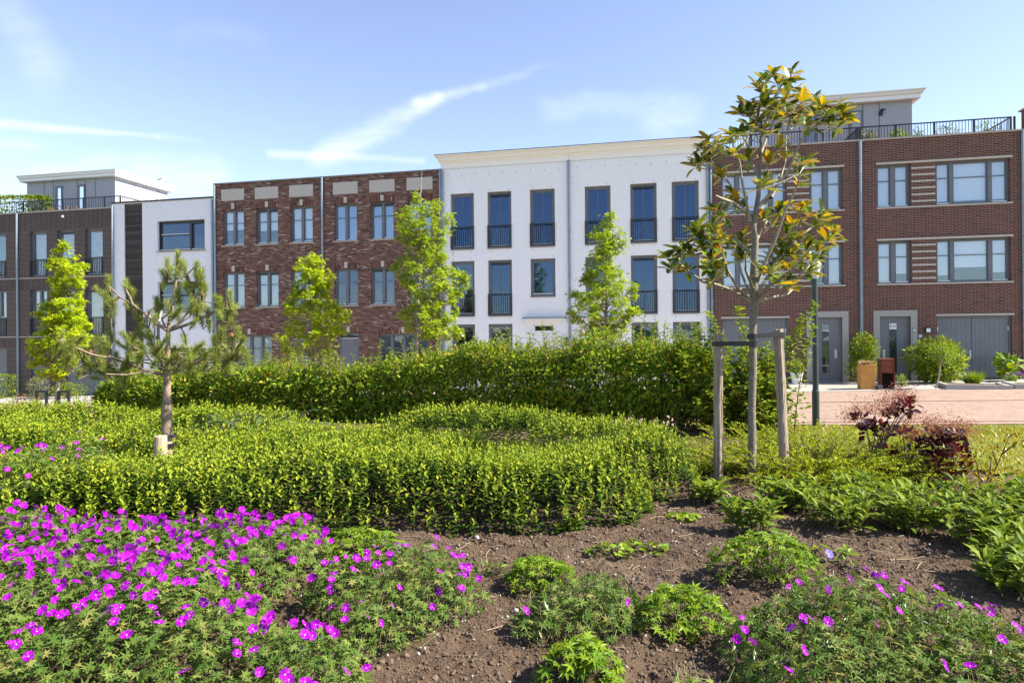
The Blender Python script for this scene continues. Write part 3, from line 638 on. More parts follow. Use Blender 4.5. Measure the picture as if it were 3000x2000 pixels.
    if mirror: h.pipe(u0 + .015, 1.0, 9.05, .055); h.pipe(u1 - .06, 0, 9.05)
    else: h.pipe(u0 + .06, 0, 9.0)
    # roof terrace: railing and half of the penthouse
    r = Soup(); xe = h.L(18.6) if mirror else h.L(8.3); xi = 0.02 if mirror else h.w - .02
    front_rail(r, min(xe, xi), max(xe, xi), .3, 9.1, 9.69, posts=[min(xe, xi) + .02 + k * 1.31 for k in range(5)] + [max(xe, xi)])
    side_rail(r, xe, .3, 3.6, 9.1, 9.69, 22)
    if mirror: side_rail(r, .06, .3, 2.55, 9.1, 9.69, 16)
    r.build('terrace_railing', IRON, h.root)
    q = Soup(); pa, pb = (0.003, h.L(16.19)) if mirror else (h.L(10.69), h.w - .003)
    q.box(pa, pb, 2.6, 8.2, 9.05, 11.3)
    seams = [13.83 - u0 - .015, 14.36 - u0, 14.97 - u0] if mirror else [13.44 - .39 - u0, 13.44 - .92 - u0, 13.44 - 1.53 - u0, 13.44 - 2.2 - u0]
    for x in seams: q.box(x - .012, x + .012, 2.594, 2.62, 9.1, 11.28, 1)
    ph = q.build('penthouse', [PANELG, SEAM], h.root)
    if mirror:
        dx0, dx1 = 13.86 - u0, 14.34 - u0
        dq = Soup().box(dx0, dx0 + .06, 2.56, 2.6, 9.1, 11.03).box(dx1 - .06, dx1, 2.56, 2.6, 9.1, 11.03).box(dx0 + .06, dx1 - .06, 2.56, 2.6, 10.97, 11.03).box(dx0 + .06, dx1 - .06, 2.58, 2.6, 9.1, 10.97, 1).build('terrace_door', [FRAME, PANELG], ph)
        lx = 15.03 - u0; Soup().box(lx - .05, lx + .05, 2.5, 2.6, 10.75, 10.93).box(lx - .05, lx + .12, 2.38, 2.52, 10.93, 10.97).build('floodlight', IRON, ph)
    else:
        for xx in (1.9, 4.1): Soup().box(xx, xx + .07, 2.56, 2.6, 9.3, 10.95).box(xx + .43, xx + .5, 2.56, 2.6, 9.3, 10.95).box(xx + .07, xx + .43, 2.56, 2.6, 10.88, 10.95).box(xx + .07, xx + .43, 2.585, 2.6, 9.3, 10.88, 1).build('penthouse_window', [FRAME, GL_SKY], ph)
    pent_cornice(h, pa, pb, 2.6, 8.2, 11.28, .36, .4, (0, 1) if mirror else (1, 0))
    return h
def pent_cornice(h, pa, pb, ya, yb, z, ht, pr, ends):
    so = Soup(); f1 = .1
    prof = [(.02, z), (.24, z + .02), (.25, z + ht * .48), (.3, z + ht * .54), (pr - .04, z + ht * .86), (pr, z + ht * .9), (pr, z + ht)]
    def ring(d): return [(pa - (d if ends[0] else -.002), ya - d), (pb + (d if ends[1] else -.002), ya - d), (pb + (d if ends[1] else -.002), yb + d), (pa - (d if ends[0] else -.002), yb + d)]
    rings = [[(x, y, zz) for x, y in ring(d)] for d, zz in prof]
    for i in range(len(rings) - 1):
        for k in range(4): so.quad(rings[i][k], rings[i][(k + 1) % 4], rings[i + 1][(k + 1) % 4], rings[i + 1][k], 0 if i < len(rings) - 2 else 1)
    so.add(rings[-1], [(0, 1, 2, 3)], 1); return so.build('penthouse_cornice', [WHITEP, CREAM], h.root)
red_house('red brown brick house next to the white brick house, its upper windows behind the magnolia', 8.0, 13.44, 0)
red_house('red brown brick house with door plate 27 and wide grey garage doors', 13.44, 18.86, 1)

# white rendered house with the dark timber strip
h = House('white_rendered_house', 'white rendered house with dark timber strip and black framed windows', 'house', -19.75, -14.16, -1.3, 8.38)
for z0, z1 in ((5.99, 7.42), (3.1, 4.53)):
    h.window(-17.23, -14.66, z0, z1, lights=[.7, .3], fm=FRAMEB, gl=GL_DARK, back=BRIGHTROOM, cover=-.5, sill=SILLM, thick=.07, wide=.09, sash=.06, box=(1,), crossbar=(0, z0 + .78), sill_over=.06)
h.window(-17.23, -14.66, -.2, 1.4, lights=3, fm=FRAMEB, gl=GL_DARK, back=BRIGHTROOM, sill=SILLM)
h.open.append((.67, 1.69, -1.3, 8.34)); h.wall([RENDER], floors=(2.0, 4.9))
Soup().box(.67, 1.69, .06, .1, -1.3, 8.34).build('timber_strip', WOOD, h.root)
Soup().box(.0, h.w - .01, -.04, .4, 8.38, 8.45).build('roof_edge', ROOFB, h.root)
h.pipe(-19.69, -1, 8.3); h.pipe(-14.22, -.8, 8.3)
v = Soup(); rr = random.Random(4)
for x, z in ((.25, 8.12), (.47, 8.12), (1.95, 8.1), (2.02, 8.1), (2.7, 8.1), (3.4, 8.1), (4.1, 8.1), (4.85, 8.08), (5.4, 8.05), (2.6, 7.55), (3.3, 7.55), (4.2, 7.5), (4.9, 7.52), (2.5, 5.8), (4.5, 5.75), (5.4, 7.2)): v.box(x - .006, x + .006, -.004, .01, z, z + .05)
v.build('weep_slot', SEAM, h.root)

def dark_house(label, u0, u1, right):
    h = House('dark_brick_house', label, 'house', u0, u1, -1.5, 8.17, 'dark brick terrace houses')
    m = (lambda a, b: (-25.36 + a, -25.36 + b)) if right else (lambda a, b: (-25.36 - b, -25.36 - a))
    for i, q in enumerate(((.73, 1.75), (2.38, 3.4), (4.02, 5.05))):
        a, b = m(*q)
        h.window(a, b, 4.94, 7.25, lights=1, thick=.09, sash=.06, back=(BLINDC, BLINDC, BLINDC)[i] if right else BRIGHTROOM, cover=(1.0, .97, .95)[i], rail=5.84, gl=GL_SKY, box=(0,) if i == 1 else (), name='window')
        if i == 0:
            h.window(a, b, 2.93, 4.34, lights=2, back=CURT, rail=None, gl=GL_SKY, thick=.06, wide=.12); x0, x1 = h.L(a), h.L(b); h.open.append((x0, x1, 2.02, 2.928))
            Soup().box(x0, x1, .13, .17, 2.02, 2.928).build('window_panel', DOORG, h.root); h.railing(x0, x1, 2.02, 2.93)
        else: h.window(a, b, 2.02, 4.34, lights=1, thick=.09, sash=.06, back=BLINDC if i == 2 else CURT, rail=2.93, gl=GL_SKY, box=(0,) if i == 2 else ())
    (da, db), (ga, gb) = m(.75, 1.8), m(2.76, 5.06); x0, x1, y0, y1 = h.L(da), h.L(db), h.L(ga), h.L(gb)
    h.open += [(x0, x1, -1.02, 1.42), (y0, y1, -1.02, 1.42)]
    h.wall([DARK, DARKV], zones=((7.26, 8.17, 1), (4.36, 4.88, 1), (1.44, 1.95, 1)), floors=(1.8, 4.7))
    for za, zb in ((4.885, 4.935), (1.955, 2.01)): Soup().box(.003, h.w - .003, -.03, .05, za, zb).build('stone_band', SILLM, h.root)
    d = Soup().box(x0 + .1, x1 - .02, .12, .17, -1.0, 1.35).box(x0, x0 + .1, .09, .18, -1.0, 1.42).box(x1 - .02, x1, .09, .18, -1, 1.42).box(x0 + .1, x1 - .02, .09, .18, 1.35, 1.42).build('front_door', GAR, h.root)
    Soup().box(x0 + .4, x0 + .78, .1, .12, -.17, -.11).build('letter_slot', STEEL, d); Soup().box(x1 - .07, x1 - .03, .1, .12, .0, .25).build('handle', STEEL, d)
    Soup().box(y0, y1, .12, .17, -1.0, 1.42).build('garage_door', GAR, h.root)
    if right:
        q = Soup().box(x1 + .06, x1 + .16, -.012, .005, .66, .79).build('number_plate', WHITEP, h.root)
        Soup().box(h.L(-22.63), h.L(-22.55), -.09, 0, 7.85, 7.95).build('camera_sensor', WHITEP, h.root)
        Soup().box(x1 + .03, x1 + .1, -.06, 0, -.05, .12).build('door_bell', IRON, h.root)
    h.coping(8.17, .065, .04, SILLM)
    if right: h.pipe(-25.34, -1, 8.17)
    r = Soup()
    if right:
        front_rail(r, h.L(-25.3), h.L(-19.55), .3, 8.24, 8.84, posts=[h.L(-24.2) + k * 1.24 for k in range(4)] + [h.L(-19.56)]); side_rail(r, h.L(-19.55), .3, 3.4, 8.24, 8.84, 26); side_rail(r, h.L(-24.62), .3, 2.6, 8.24, 8.84, 18)
    else: front_rail(r, .1, h.w, .3, 8.24, 8.84, posts=[.1, h.w])
    r.build('terrace_railing', IRON, h.root)
    pa, pb = (.003, h.L(-22.04)) if right else (h.L(-27.75), h.w - .003)
    q = Soup().box(pa, pb, 2.6, 6.4, 8.15, 10.44); X = h.L
    for x in ([-24.44, -23.92, -23.3] if right else [-26.6, -26.0]): q.box(X(x) - .012, X(x) + .012, 2.594, 2.62, 8.2, 10.42, 1)
    if right:
        for y in (3.9, 4.8, 5.7): q.box(pb - .02, pb + .006, y - .01, y + .01, 8.2, 10.42, 1)
        q.box(pb - .02, pb + .008, 2.62, 6.38, 10.27, 10.29, 1)
    ph = q.build('penthouse', [PANELG, SEAM], h.root)
    wx = (-24.42, -23.94) if right else (-25.84, -25.4)
    xa, xb = X(wx[0]), X(wx[1]); f = Soup().box(xa, xa + .13, 2.55, 2.6, 8.25, 10.13).box(xb - .06, xb, 2.55, 2.6, 8.25, 10.13).box(xa + .13, xb - .06, 2.55, 2.6, 10.03, 10.13).build('penthouse_window', FRAME, ph)
    Soup().box(xa + .13, xb - .06, 2.575, 2.595, 8.25, 10.03, 0).build('pane', glass_bright, f)
    if right:
        f = Soup().box(pb, pb + .03, 4.85, 5.75, 9.85, 9.92).box(pb, pb + .03, 4.85, 4.95, 8.2, 9.85).box(pb, pb + .03, 5.65, 5.75, 8.2, 9.85).build('terrace_door', WHITEP, ph); Soup().box(pb, pb + .012, 5.05, 5.55, 8.4, 9.7).build('pane', GL_BLUE, f)
    pent_cornice(h, pa, pb, 2.6, 6.4, 10.42, .34, .36, (0, 1) if right else (1, 0)); return h
glass_bright = glass('sky_mirroring_glass', .75, (.9, .95, 1.0))
dark_house('dark grey brick house next to the white rendered house, rooftop penthouse and iron railing', -25.36, -19.77, True)
dark_house('dark grey brick house cut off by the photo edge beyond the downpipe', -31.0, -25.36, False)
# neighbour past the right-hand end, its taller brick end pier showing above the coping
h = House('brick_end_house', 'taller brick house end at the photo edge, beyond the red brick terrace', 'house', 18.87, 24.5, -.5, 9.06)
h.window(20.0, 21.6, 6.5, 8.1, lights=2, tr=.64, back=BLINDW); h.wall([RED]); h.coping(9.06, .065, .05, SILLM)
Soup().box(.12, 1.2, .06, .4, 9.13, 9.86).build('brick_pier', RED, h.root); Soup().box(.05, 1.3, -.02, .46, 9.862, 9.92).build('pier_coping', SILLM, h.root)

# ------------------------------------------------------------------ plants: materials
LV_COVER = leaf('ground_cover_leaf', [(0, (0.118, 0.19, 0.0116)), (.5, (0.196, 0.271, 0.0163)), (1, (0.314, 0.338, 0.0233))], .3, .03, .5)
LV_COVERLOW = leaf('ground_cover_old_shaded_leaf', [(0, (0.0302, 0.069, 0.0069)), (.5, (0.0518, 0.104, 0.00863)), (1, (0.0863, 0.138, 0.0121))], .36, .03, .5)  # older lower leaves, colour darkened further for the shade under the tips
LV_HEDGE = leaf('hedge_leaf', [(0, (0.0803, 0.162, 0.0131)), (.55, (0.173, 0.27, 0.018)), (.9, (0.345, 0.394, 0.0245)), (1, (0.573, 0.37, 0.049))], .42, .02, .55)
LV_DOGW = leaf('dogwood_leaf', [(0, (0.0908, 0.163, 0.012)), (.6, (0.182, 0.262, 0.0168)), (1, (0.29, 0.328, 0.024))], .44, .02, .5)
LV_GUM = leaf('sweetgum_leaf', [(0, (0.218, 0.323, 0.006)), (.5, (0.352, 0.46, 0.009)), (1, (0.503, 0.563, 0.0135))], .5, .02, .5, (1.3, 1.2, .35))
LV_GUMG = leaf('sweetgum_leaf_green', [(0, (0.154, 0.261, 0.00624)), (.5, (0.268, 0.372, 0.00936)), (1, (0.422, 0.502, 0.014))], .48, .03, .45, (1.3, 1.2, .35))
LV_GER = leaf('geranium_leaf', [(0, (0.0622, 0.124, 0.019)), (.5, (0.114, 0.176, 0.0302)), (.85, (0.186, 0.238, 0.0518)), (1, (0.249, 0.227, 0.0691))], .35, .03, .5)
LV_CRANE = leaf('cranesbill_leaf', [(0, (0.0912, 0.192, 0.00768)), (.5, (0.167, 0.269, 0.0115)), (1, (0.258, 0.333, 0.0173))], .42, .04, .45)
LV_PHLO = leaf('broad_perennial_leaf', [(0, (0.0782, 0.145, 0.00918)), (.5, (0.147, 0.218, 0.0143)), (1, (0.235, 0.29, 0.0204))], .4, .03, .5)
LV_MAG = leaf('magnolia_leaf', [(0, (0.0494, 0.111, 0.0101)), (.5, (0.111, 0.189, 0.0135)), (1, (0.222, 0.265, 0.0203))], .3, .09, .25, (1.9, 1.6, .3),
              back=[(0, (.03, .06, .008)), (.45, (.1, .13, .012)), (.55, (.34, .27, .015)), (.85, (.5, .36, .02)), (1, (.38, .15, .018))])  # gold stops put a backlit glow into the rusty undersides
LV_SMOKE = leaf('purple_smoke_bush_leaf', [(0, (.018, .006, .01)), (.6, (.04, .01, .016)), (1, (.1, .012, .014))], .3, .06, .35, (3.2, .7, .6))
FLUFF = leaf('pink_plume', [(0, (.26, .09, .06)), (1, (.4, .2, .14))], .4, 0, .9, (1.1, 1, 1))
LV_LON = leaf('tiny_leaved_shrub', [(0, (0.13, 0.2, 0.00882)), (.5, (0.24, 0.309, 0.0137)), (1, (0.407, 0.437, 0.0196))], .4, .015, .6)
LV_YEL = leaf('yellow_shrub_leaf', [(0, (.22, .2, .014)), (1, (.38, .3, .02))], .45, .02, .5)
LV_GREY = leaf('comfrey_leaf', [(0, (.04, .075, .03)), (1, (.08, .12, .045))], .3, .04, .5)
LV_VARI = leaf('variegated_leaf', [(0, (.06, .09, .03)), (.5, (.16, .18, .08)), (1, (.36, .35, .2))], .3, .05, .4)
LV_PHOT = leaf('red_tipped_leaf', [(0, (.05, .07, .012)), (.4, (.12, .07, .02)), (1, (.34, .1, .04))], .35, .06, .35)
LV_DRY = leaf('dry_grass', [(0, (.3, .2, .09)), (1, (.5, .36, .2))], .3, .02, .6, (1.1, 1, .8))
LV_GRASS = leaf('grass_blade', [(0, (0.14, 0.176, 0.0134)), (.5, (0.238, 0.252, 0.0224)), (1, (0.378, 0.315, 0.0504))], .4, .02, .5)
NEEDLE = leaf('pine_needle', [(0, (0.0943, 0.161, 0.0264)), (.5, (0.189, 0.255, 0.0415)), (1, (0.379, 0.402, 0.066))], .3, .015, .5)
NEEDLEY = leaf('young_pine_needle', [(0, (0.25, 0.327, 0.0429)), (1, (0.499, 0.515, 0.0858))], .3, .05, .4)
NEEDLEB = leaf('dead_pine_needle', [(0, (.16, .08, .035)), (1, (.3, .16, .08))], .2, .03, .5)
PETAL = leaf('magenta_petal', [(0, (.17, .002, .25)), (.35, (.3, .003, .4)), (.8, (.42, .006, .5)), (1, (.55, .05, .6))], .35, .02, .5, (1.1, 1, 1.1))
PETALV = leaf('violet_petal', [(0, (.2, .15, .6)), (1, (.3, .25, .75))], .35, .02, .5, (1.1, 1.1, 1.1))
PETALP = leaf('purple_petal', [(0, (.13, .03, .3)), (1, (.22, .07, .42))], .3, .02, .5, (1.1, 1, 1.1))
PALEY = plain('flower_eye', (.8, .6, .75), .6)
def bark(name, a, b, sc_=14, st=(1, 1, .35), bs=.6):
    m, nt, out = newmat(name); v = nd(nt, 'ShaderNodeMapping', {'Vector': objc(nt), 'Scale': st}).outputs[0]
    n = noise(nt, v, sc_, 6, .7); c = ramp(nt, n, [(.3, a), (.7, b)])
    return fin(m, nt, out, nd(nt, 'ShaderNodeBsdfPrincipled', {'Base Color': c, 'Roughness': .9, 'Specular IOR Level': .2, 'Normal': bump(nt, n, bs, .01)}))
BARK_GUM = bark('pale_sweetgum_bark', (.2, .17, .13), (.4, .35, .28)); BARK_PINE = bark('pine_bark', (.12, .085, .06), (.34, .26, .19), 30, (1, 1, .6))
BARK_MAG = bark('magnolia_bark', (.1, .09, .07), (.26, .23, .18), 40, (1, 1, .8)); BARK_MAGB = bark('magnolia_branch_bark', (.2, .17, .13), (.42, .36, .28), 30)
STEM = plain('brown_stem', (.13, .075, .05), .8, .3); STEMG = plain('green_stem', (.12, .15, .04), .8, .3); STEMR = plain('reddish_stem', (.2, .06, .04), .7, .3)
STAKE = bark('weathered_stake_wood', (.13, .1, .075), (.42, .34, .26), 16, (3, 3, .16), .9)
STAKEN = bark('new_stake_wood', (.3, .22, .14), (.5, .4, .28), 14, (3, 3, .3), .5)
RUBBER = plain('black_rubber_strap', (.012, .012, .013), .5, .1)

# ------------------------------------------------------------------ low ground cover
WIDE = t_oval(.46, .1, .14)
MASS_A = [(-9.5, 6.4), (-6, 5.3), (-4.4, 4.6), (-3.5, 4.35), (-2.2, 4.2), (-1.34, 4.42), (-.7, 4.47), (-.1, 4.45), (.38, 4.47), (.85, 4.6), (1.04, 4.85), (1.08, 5.15), (1.3, 5.3), (1.58, 5.5), (1.68, 5.95), (1.7, 6.5), (1.6, 7.3), (1.3, 7.95), (.4, 8.1), (-1, 8.05), (-1.7, 7.75), (-2.15, 7.35), (-2.6, 7.9), (-3.6, 8.5), (-6, 9.0), (-9.5, 10.0), (-14, 11.4), (-14, 8)]
def mass_h(X, Y):
    d = polydist(X, Y, MASS_A); rim = np.clip(d / .58, 0, 1); rim = np.sqrt(1 - (1 - rim) ** 2)
    v = np.exp(-((Y - 6.55 + .12 * X) / .42) ** 2) * np.clip((X + 2.6) / .9, 0, 1) * np.clip((1.3 - X) / .5, 0, 1)
    hump = .09 * np.exp(-(((X + 2.75) / .8) ** 2 + ((Y - 7.7) / .7) ** 2))
    dip = .1 * np.exp(-(((X + 4.6) / .7) ** 2 + ((Y - 6.0) / .5) ** 2))
    return np.clip((.46 + .2 * vnoise(X, Y, .9, 11) + .09 * vnoise(X, Y, .4, 12) - .23 * v + hump - dip - .16 * np.exp(-((X + 2.98) / .3) ** 2 - ((Y - 5.42) / .4) ** 2)) * rim + .03, .03, 1)
def shoots(so, X, Y, H, n, L, wd_t, seed, lean=.16, stem=None, span=.3):
    r = np.random.default_rng(seed); m = len(X); ax = np.stack([r.normal(0, lean, m), r.normal(0, lean, m), np.ones(m)], -1); ax = unit(ax)
    Z0 = garden_z(X, Y); base = np.stack([X, Y, Z0], -1); ph = r.uniform(0, 6.28, m)
    for k in range(n):
        t = k / (n - 1)                                      # 0 = tip
        top = H - t * np.minimum(span, H * .9); a = ph + k * 2.4 + r.normal(0, .3, m)
        tilt = np.clip(.55 + t * 1.1 + r.normal(0, .2, m), .05, 1.6)
        d = np.stack([np.cos(a) * np.sin(tilt), np.sin(a) * np.sin(tilt), np.cos(tilt)], -1)
        nn = np.stack([-np.cos(a) * np.cos(tilt), -np.sin(a) * np.cos(tilt), np.sin(tilt)], -1)
        s_ = L * (.55 + .6 * np.minimum(1, t * 2.2)) * r.uniform(.8, 1.2, m)
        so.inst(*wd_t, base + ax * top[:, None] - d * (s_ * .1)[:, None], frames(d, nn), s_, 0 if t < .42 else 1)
so = Soup()
X, Y = sample(MASS_A, 400, 21); keep = (np.abs(X / Y) < .88) & ((Y < 6.6) | (rng.random(len(X)) < .7)); X, Y = X[keep], Y[keep]; H = mass_h(X, Y) * rng.uniform(.9, 1.08, len(X))
near = Y < 6.2
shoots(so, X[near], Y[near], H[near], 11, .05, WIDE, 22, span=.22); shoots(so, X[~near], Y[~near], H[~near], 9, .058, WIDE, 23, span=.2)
tag(so.build('ground_cover', [LV_COVER, LV_COVERLOW]), 'dense bright green leafy ground cover in waist-deep mounds around the pine', 'ground cover', kind='stuff')

# ------------------------------------------------------------------ hedge behind, with thin stems at the bottom
HPATH = [(-8.3, 13.4, 1.05, .5), (-7.0, 12.9, 1.16, .6), (-4.4, 11.8, 1.44, .65), (-3.1, 11.4, 1.34, .62), (-1.8, 11.0, 1.46, .65), (-.6, 10.6, 1.66, .7), (.7, 10.0, 1.8, .7), (2.0, 9.5, 1.92, .7), (2.75, 9.2, 1.86, .6)]
def hedge():
    r = np.random.default_rng(31); P = np.array(HPATH); seg = np.hypot(*np.diff(P[:, :2], axis=0).T); cum = np.concatenate([[0], np.cumsum(seg)])
    root = thing('hedge', 'long leafy green hedge behind the ground cover, lower towards the pine', 'hedge', (P[4, 0], P[4, 1], garden_z(*P[4, :2]))); base = np.array(root.location)
    def cen(t): return np.stack([np.interp(t, cum, P[:, k]) for k in range(4)], -1)
    n = 78000; t = r.uniform(-.3, cum[-1] + .25, n); c = cen(np.clip(t, 0, cum[-1])); th = r.uniform(0, 2 * np.pi, n); rad = r.random(n) ** .38
    rad = rad * (1 + .3 * (vnoise(t * 1.0 + 40, th * 1.6, .9, 32)) + .22 * vnoise(t + 20, th * 3, .35, 33))
    dirn = np.array([-.93, .37]); nor = np.array([.37, .93])
    zb = garden_z(c[:, 0], c[:, 1]); h = c[:, 2] - zb; zc = zb + h * .55; ex = np.sign(np.cos(th)) * np.abs(np.cos(th)) ** .7; ez = np.sign(np.sin(th)) * np.abs(np.sin(th)) ** .7
    endf = np.clip(np.minimum(t + .3, cum[-1] + .25 - t) / .5, .15, 1) ** .5
    hz = h * (.43 + .24 * vnoise(t + 60, t * 0, .6, 34) + .16 * vnoise(t + 9, t * 0, .25, 35)) * np.where(ez > 0, 1, 1.18)
    p = np.stack([c[:, 0] + nor[0] * ex * rad * c[:, 3] * endf, c[:, 1] + nor[1] * ex * rad * c[:, 3] * endf, zc + ez * rad * hz * endf], -1); p[:, 0] += (t - np.clip(t, 0, cum[-1])) * .9
    o = unit(np.stack([nor[0] * ex, nor[1] * ex, ez * .9 + .35], -1)); d = unit(o * .5 + r.normal(0, .55, (n, 3)) + (0, 0, -.05)); nn = unit(o + r.normal(0, .45, (n, 3)) + (0, 0, .3))
    so = Soup(); so.inst(*OVAL, p - base, frames(d, nn), r.uniform(.06, .1, n))
    st = Soup(); m = 620; t = r.uniform(0, cum[-1], m); c = cen(t)                      # sprigs that stand up out of the top
    for i in range(m):
        zb = garden_z(c[i, 0], c[i, 1]); h = c[i, 2] - zb; q = c[i, 3] * r.uniform(-.85, .75)
        b = np.array([c[i, 0] + nor[0] * q, c[i, 1] + nor[1] * q, zb + h * r.uniform(.72, .86)]); L = r.uniform(.2, .5) * (1.35 if r.random() < .15 else 1); a = unit(np.array([r.normal(0, .3), r.normal(0, .3), 1.0]))
        tip = b + a * L; st.tube([b - base, (b + tip) / 2 - base + r.normal(0, .015, 3), tip - base], [.005, .004, .002], 4)
        k = int(L / .028); f = np.linspace(.15, 1, k)[:, None]; pp = b + a * L * f; ph = np.arange(k) * 2.2 + r.uniform(0, 6)
        dd = unit(np.stack([np.cos(ph), np.sin(ph), r.uniform(.1, .9, k)], -1)); so.inst(*OVAL, pp - base, frames(dd, unit(np.array([0, 0, 1.0]) + r.normal(0, .3, (k, 3)))), r.uniform(.05, .09, k), 1)
    for i in range(240):
        t = r.uniform(0, cum[-1]); c1 = cen(np.array([t]))[0]; q = r.uniform(-.75, .4) * c1[3]; x, y = c1[0] + nor[0] * q, c1[1] + nor[1] * q; zb = float(garden_z(x, y)); h = c1[2] - zb
        e = np.array([x + r.normal(0, .14), y + r.normal(0, .14), zb + h * r.uniform(.6, .85)])
        st.tube([np.array([x, y, zb]) - base, np.array([x + r.normal(0, .05), y + r.normal(0, .05), zb + h * .35]) - base, e - base], [.011, .009, .004], 5)
    so.build('foliage', [LV_HEDGE, LV_DOGW], root); st.build('stems', STEM, root)
hedge()

# ------------------------------------------------------------------ shrubs and perennials, generic builders
def dome_leaves(r, n, rx, ry, h, fill=.75, flat=.5, z0=0.0):
    th = r.uniform(0, 2 * np.pi, n); u = np.sqrt(r.random(n)); x, y = u * np.cos(th), u * np.sin(th); z = np.sqrt(np.maximum(0, 1 - u ** 2.4))
    k = fill + (1 - fill) * r.random(n); p = np.stack([x * rx * k ** .3, y * ry * k ** .3, z0 + (z * h + .02) * k], -1)
    nn = unit(np.stack([x * flat * 1.6, y * flat * 1.6, np.ones(n)], -1) + r.normal(0, .28, (n, 3)))
    a = th + r.normal(0, .9, n); d = np.stack([np.cos(a), np.sin(a), r.normal(.1, .35, n)], -1); return p, frames(d, nn)
def low_clump(name, label, cat, x, y, rx, ry, h, tpl, m, n, size, seed, group=None, rz=0.0):
    r = np.random.default_rng(seed); z = float(soil_z(np.array([x]), np.array([y]))[0]); root = thing(name, label, cat, (x, y, z - .01), rz, group); so = Soup()
    p, R = dome_leaves(r, n, rx * (1 + 0 * h), ry, h); ang = np.arctan2(p[:, 1], p[:, 0]); w = 1 + .22 * np.sin(ang * 3 + seed) + .12 * np.sin(ang * 5 + seed * 2); p[:, :2] *= w[:, None]
    so.inst(*tpl, p, R, r.uniform(.7, 1.25, n) * size)
    st = Soup()
    for i in r.integers(0, n, 40): q = p[i]; st.tube([(q[0] * .25, q[1] * .25, 0), (q[0] * .7, q[1] * .7, q[2] * .6), q], [.003, .0025, .002], 4)
    so.merge(st, 1).build('foliage', [m, STEMG], root); return root, p

def flower_mesh(name, m, seed, lobes=5):
    r = np.random.default_rng(seed); so = Soup()
    for k in range(lobes):
        a = 2 * np.pi * k / lobes + r.normal(0, .05); cup = r.uniform(.12, .35); c, s = math.cos(a), math.sin(a)
        V = np.array([(0, .0, 0), (.13, .2, .06), (.25, .4, .06 + cup * .25), (.13, .5, .02 + cup * .3), (0, .47, .03 + cup * .3), (-.13, .5, .02 + cup * .3), (-.25, .4, .06 + cup * .25), (-.13, .2, .06)])
        V = np.stack([V[:, 0] * c - V[:, 1] * s, V[:, 0] * s + V[:, 1] * c, V[:, 2]], -1)
        so.add(V, [(0, 1, 2, 4), (2, 3, 4, 4)][:1], 0); so.add(V, [(0, 4, 6, 7)], 0); so.add(V, [(2, 3, 4), (4, 5, 6)], 0)
    so.lathe([(.0, .05), (.05, .045), (.045, .0)], seg=6, mat=1)
    me = so.build(name, [m, PALEY]); d = me.data; bpy.data.objects.remove(me); return d
FL = [flower_mesh('flower', PETAL, s) for s in range(4)]; FLV = flower_mesh('violet_flower', PETALV, 9)
VIEW = np.array([-.1, -.9, .45])
def flowers(root, P, seed, size=.038, many=100):
    """each bloom is a part of its plant; past a hundred the smallest ones go into one part"""
    r = np.random.default_rng(seed); base = np.array(root.location); P = P[np.argsort(P[:, 1])]; a = P[:many]; rest = P[many:]
    for p in a:
        o = bpy.data.objects.new('flower', FL[r.integers(4)]); COL.objects.link(o); o.parent = root
        n = unit(np.array([.35, -.35, .75]) + r.normal(0, .42, 3)); o.rotation_mode = 'QUATERNION'; o.rotation_quaternion = Vector(n).to_track_quat('Z', 'Y') @ Matrix.Rotation(r.uniform(0, 6), 3, 'Z').to_quaternion()
        o.location = p - base; o.scale = (size * r.uniform(.85, 1.15),) * 3
    if len(rest):
        so = Soup(); me = FL[0]; v = np.array([q.co for q in me.vertices]); f = [tuple(p.vertices) for p in me.polygons if p.material_index == 0]
        n = unit(np.array([.35, -.35, .75]) + r.normal(0, .42, (len(rest), 3))); so.inst(v, f, rest - base, frames(rdir(r, len(rest)), n), size * r.uniform(.85, 1.15, len(rest)))
        so.build('flowers', PETAL, root)['kind'] = 'stuff'
